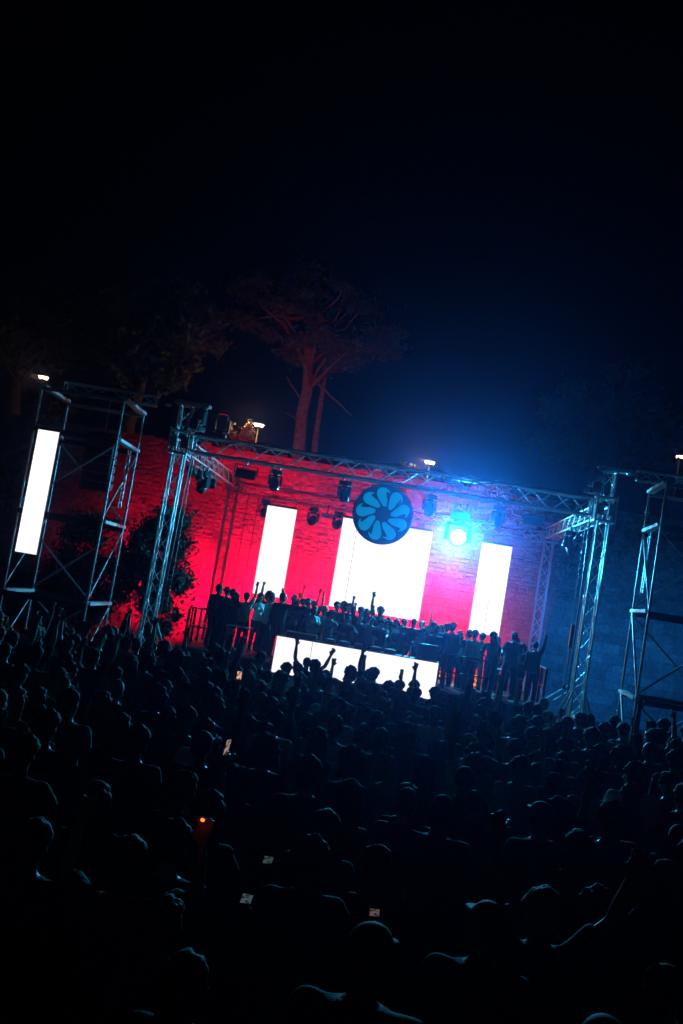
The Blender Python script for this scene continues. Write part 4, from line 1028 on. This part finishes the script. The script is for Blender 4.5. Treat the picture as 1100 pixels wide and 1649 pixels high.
for (x, y, hz, rz, var, hair, shirt, trous, lab) in SP:
    hv = VAR[var]['head'].translation.z
    s = (hz - DZ) / hv
    person(x, y, DZ, rz, var, hair, lab, 'people on the stage', s, rp.choice((0, 0, 1, 1, 2)), 'blond' if 'blond' in lab else rp.choice(('black', 'black', 'dark brown', 'brown')), shirt, trous, True)

# --- the crowd: placed people first, then rows filling the ground between them
KEY = [(0.43,6.72,'down','short'),(1.02,8.10,'down_long','buzz'),(-0.30,9.26,'down','curly'),(1.16,9.85,'down_f','long'),(2.28,11.09,'down','short'),(2.94,12.31,'down','buzz'),(1.82,11.44,'chest','short'),(3.06,10.97,'chest','short'),(2.54,10.13,'side','bun'),(2.11,13.33,'down','curly'),(2.85,14.33,'down','short'),(4.30,18.38,'down','short'),(4.46,17.06,'down_long','short'),(3.77,17.00,'down_f','long'),(1.66,13.53,'down','buzz'),(2.43,17.85,'arm_up_l','short'),(5.67,17.53,'hands_high','short'),(2.81,15.74,'down_f','long'),(3.19,16.19,'down','short'),(3.30,10.45,'down_f','long'),(3.57,13.21,'down','curly'),(-1.03,16.32,'down_f','long'),(-1.09,18.20,'down','short'),(-0.92,20.6,'both_up','cap'),(-0.70,16.64,'down','short'),(-0.41,17.27,'down','short'),(0.03,19.69,'both_bent_up','curly'),(0.34,19.91,'down_f','long'),(0.48,20.7,'down','short'),(-0.21,17.04,'chest','buzz'),(0.29,17.79,'down','short'),(0.79,18.13,'phone_up','short'),(1.02,18.65,'arm_up_r','short'),(1.27,19.21,'down','short'),(1.27,17.60,'down','short'),(1.64,18.49,'down','short'),(1.70,17.79,'down_f','long'),(-0.52,13.93,'big','short'),(0.14,13.33,'down','curly'),(0.63,12.95,'down_f','long'),(1.05,12.90,'down_f','long'),(0.74,11.33,'down','short'),(0.06,10.49,'down_f','long'),(-3.06,14.59,'down_f','long'),(-1.89,11.53,'down','curly'),(-3.59,14.61,'both_bent_up','short'),(-4.58,14.97,'arm_up_r','long'),(-4.49,16.44,'both_up','short'),(-1.27,10.34,'down','short'),(-1.93,14.73,'both_bent_up','short'),(-3.02,11.37,'down_f','long'),
 (-1.39,12.52,'phone_up','short'),(-0.61,7.17,'phone_up_f','ponytail'),(-1.87,7.36,'phone_chest','short'),(-0.32,6.6,'phone_chest_f','long'),(0.41,5.91,'phone_chest','short'),(2.73,11.2,'phone_chest','short'),(-.36,5.7,'phone_chest','short'),(-0.50,5.25,'hands_high','short')]
PH = {51: ((1.0, .45, .28), 1.6, 'warm'), 52: ((1.0, .65, .5), .6, 'pale'), 53: ((1.0, .6, .45), .4, 'dim'), 54: ((.5, .8, .8), .13, 'mint'), 55: ((.9, .6, .5), .2, 'grey'), 56: ((.2, .6, 1.0), .8, 'blue'), 57: ((.5, .8, .9), .16, 'ice')}
crowd = []
for i, (x, y, v_, h_) in enumerate(KEY): crowd.append([x, y, v_, h_, i])
MV = ['down'] * 6 + ['down_long'] * 5 + ['chest'] * 5 + ['shorts'] * 3 + ['fold', 'big', 'big'] + ['phone_chest'] * 2 + ['arm_up_r', 'arm_up_l', 'both_bent_up', 'fist', 'hands_high', 'both_up']
FV = ['down_f'] * 9 + ['chest_f'] * 5 + ['hip'] * 2 + ['skirt_f', 'side', 'both_up_f', 'phone_chest_f']
yy = 3.95; k = 0
while yy < 19.7:
    xl, xr = -.41 * yy + .35, .30 * yy + 1.35
    x = xl + rp.uniform(0, .5)
    while x < xr:
        px, py = x + rp.uniform(-.12, .12), yy + rp.uniform(-.3, .3)
        if all((px - c[0]) ** 2 + ((py - c[1]) * .95) ** 2 > .47 ** 2 for c in crowd) and (px - .66) ** 2 + py ** 2 > 3.6 ** 2:
            fem = rp.random() < .42
            crowd.append([px, py, rp.choice(FV if fem else MV), rp.choice(('long', 'long', 'ponytail', 'bun', 'bob', 'curly') if fem else ('short', 'short', 'short', 'short', 'buzz', 'curly', 'cap')), -1])
        x += rp.uniform(.50, .80) if yy > 8 else rp.uniform(.7, 1.15)
    yy += .68 if yy > 8 else .85; k += 1
ORD = ['first', 'second', 'third', 'fourth', 'fifth', 'sixth', 'seventh', 'eighth', 'ninth', 'tenth', 'eleventh', 'twelfth', 'thirteenth', 'fourteenth', 'fifteenth', 'sixteenth', 'seventeenth', 'eighteenth', 'nineteenth', 'twentieth', 'twenty-first', 'twenty-second', 'twenty-third', 'twenty-fourth', 'twenty-fifth', 'twenty-sixth']
rows = {}
ymax = max(c[1] for c in crowd)
for c in crowd: rows.setdefault(int((ymax - c[1]) / .72), []).append(c)
HN = {'short': 'short haired', 'buzz': 'crop haired', 'long': 'long haired', 'ponytail': 'ponytailed', 'bun': 'bun haired', 'curly': 'curly haired', 'bob': 'bob haired', 'cap': 'capped'}
AN = {'arm_up_r': ' raising right arm', 'arm_up_l': ' raising left arm', 'both_up': ' flinging both arms up', 'both_up_f': ' lifting both arms', 'both_bent_up': ' lifting bent arms', 'hands_high': ' lifting both hands', 'fist': ' raising a fist', 'phone_up': ' holding up a phone', 'phone_up_f': ' holding up a phone', 'side': ' turned sideways'}
for ri, rk in enumerate(sorted(rows)):
    for ci, c in enumerate(sorted(rows[rk], key=lambda q: q[0])):
        x, y, var, hair, ki = c
        f = VAR[var]['sex'] == 'f'
        sh = rp.choice(('black', 'black', 'black', 'charcoal', 'charcoal', 'navy', 'white', 'grey', 'olive', 'maroon'))
        if y < 9.5: sh = rp.choice(('black', 'black', 'charcoal', 'navy'))
        lab = '%s %s in %s%s, %s from left in %s crowd row' % (HN[hair], 'woman' if f else 'person', sh, AN.get(var, ''), ORD[min(ci, 25)], ORD[min(ri, 25)])
        s = rp.uniform(.91, 1.02) if f else rp.uniform(.96, 1.09)
        if ki >= 0: s = 1.0
        rz = rp.uniform(-.25, .25) + math.atan2(x, 40)
        if ki >= 51: rz = 0
        p = person(x, y, 0, rz, var, hair, lab, 'crowd in front of the stage', s, rp.choice((0, 0, 1, 1, 2)), rp.choice(('black', 'black', 'dark brown', 'dark brown', 'brown', 'blond')), sh, rp.choice(('black', 'black', 'denim', 'grey', 'khaki')))
        if ki < 0: p.rotation_euler.x = rp.uniform(-.07, .05); p.rotation_euler.y = rp.uniform(-.07, .07)
        if ki in PH or ki == 31:
            hp, fa = VAR[var]['hands'][1]
            col, st, sty = PH.get(ki, ((.05, .08, .1), .3, 'dark'))
            pw = Vector((x, y, 0)) + Matrix.Rotation(rz, 3, 'Z') @ (hp * s)
            up = 'up' in var
            nm = {51: 'brightest warm phone held up left of the booth screen', 52: 'pale phone screen glowing left of the curly haired person', 53: 'dim reddish phone screen at the far left of the dark crowd', 54: 'mint tinted phone screen low in the dark centre', 55: 'greyish phone screen low right of the dark centre', 56: 'small blue phone screen in the crowd at the right', 57: 'icy phone screen low left of the dark centre', 31: 'dark phone held high against the white booth screen'}[ki]
            phone(pw + Vector((0, .012, .045 if up else .02)), rz + (1.2 if ki == 52 else 0), rad(8 if up else -83), nm, col, st, sty)
# glowing cigarette tip in the dark left foreground
hp = VAR['hands_high']['hands'][1][0]
t = thing('cigarette', 'glowing orange cigarette tip in the dark crowd left of centre', 'cigarette', (-0.50 + hp.x, 5.25 + hp.y, hp.z + .02))
bar(t, 'paper', (0, .02, 0), (-.01, -.05, .03), .005, mat('paper', (.7, .68, .62), .8))
bar(t, 'ember', (-.01, -.05, .03), (-.014, -.066, .036), .009, mat('ember', (.1, .02, .01), .6, emit=(1, .10, .015), estr=4))

# ------------------------------------------------------------------ haze
bm = bmesh.new(); bm_box(bm, (-60, -8, -1.2), (60, 112, 24))
hz = mobj('haze', bm_mesh(bm, 'haze'), None); hz['kind'] = 'stuff'; hz['label'] = 'thin stage haze hanging in the air'
m = bpy.data.materials.new('haze'); m.use_nodes = True; nt = m.node_tree
nt.nodes.remove(nt.nodes['Principled BSDF'])
pv = nt.nodes.new('ShaderNodeVolumePrincipled'); pv.inputs['Color'].default_value = (.3, .36, 1, 1); pv.inputs['Density'].default_value = .0021; pv.inputs['Anisotropy'].default_value = .945
nt.links.new(pv.outputs[0], nt.nodes['Material Output'].inputs['Volume'])
hz.data.materials.append(m)
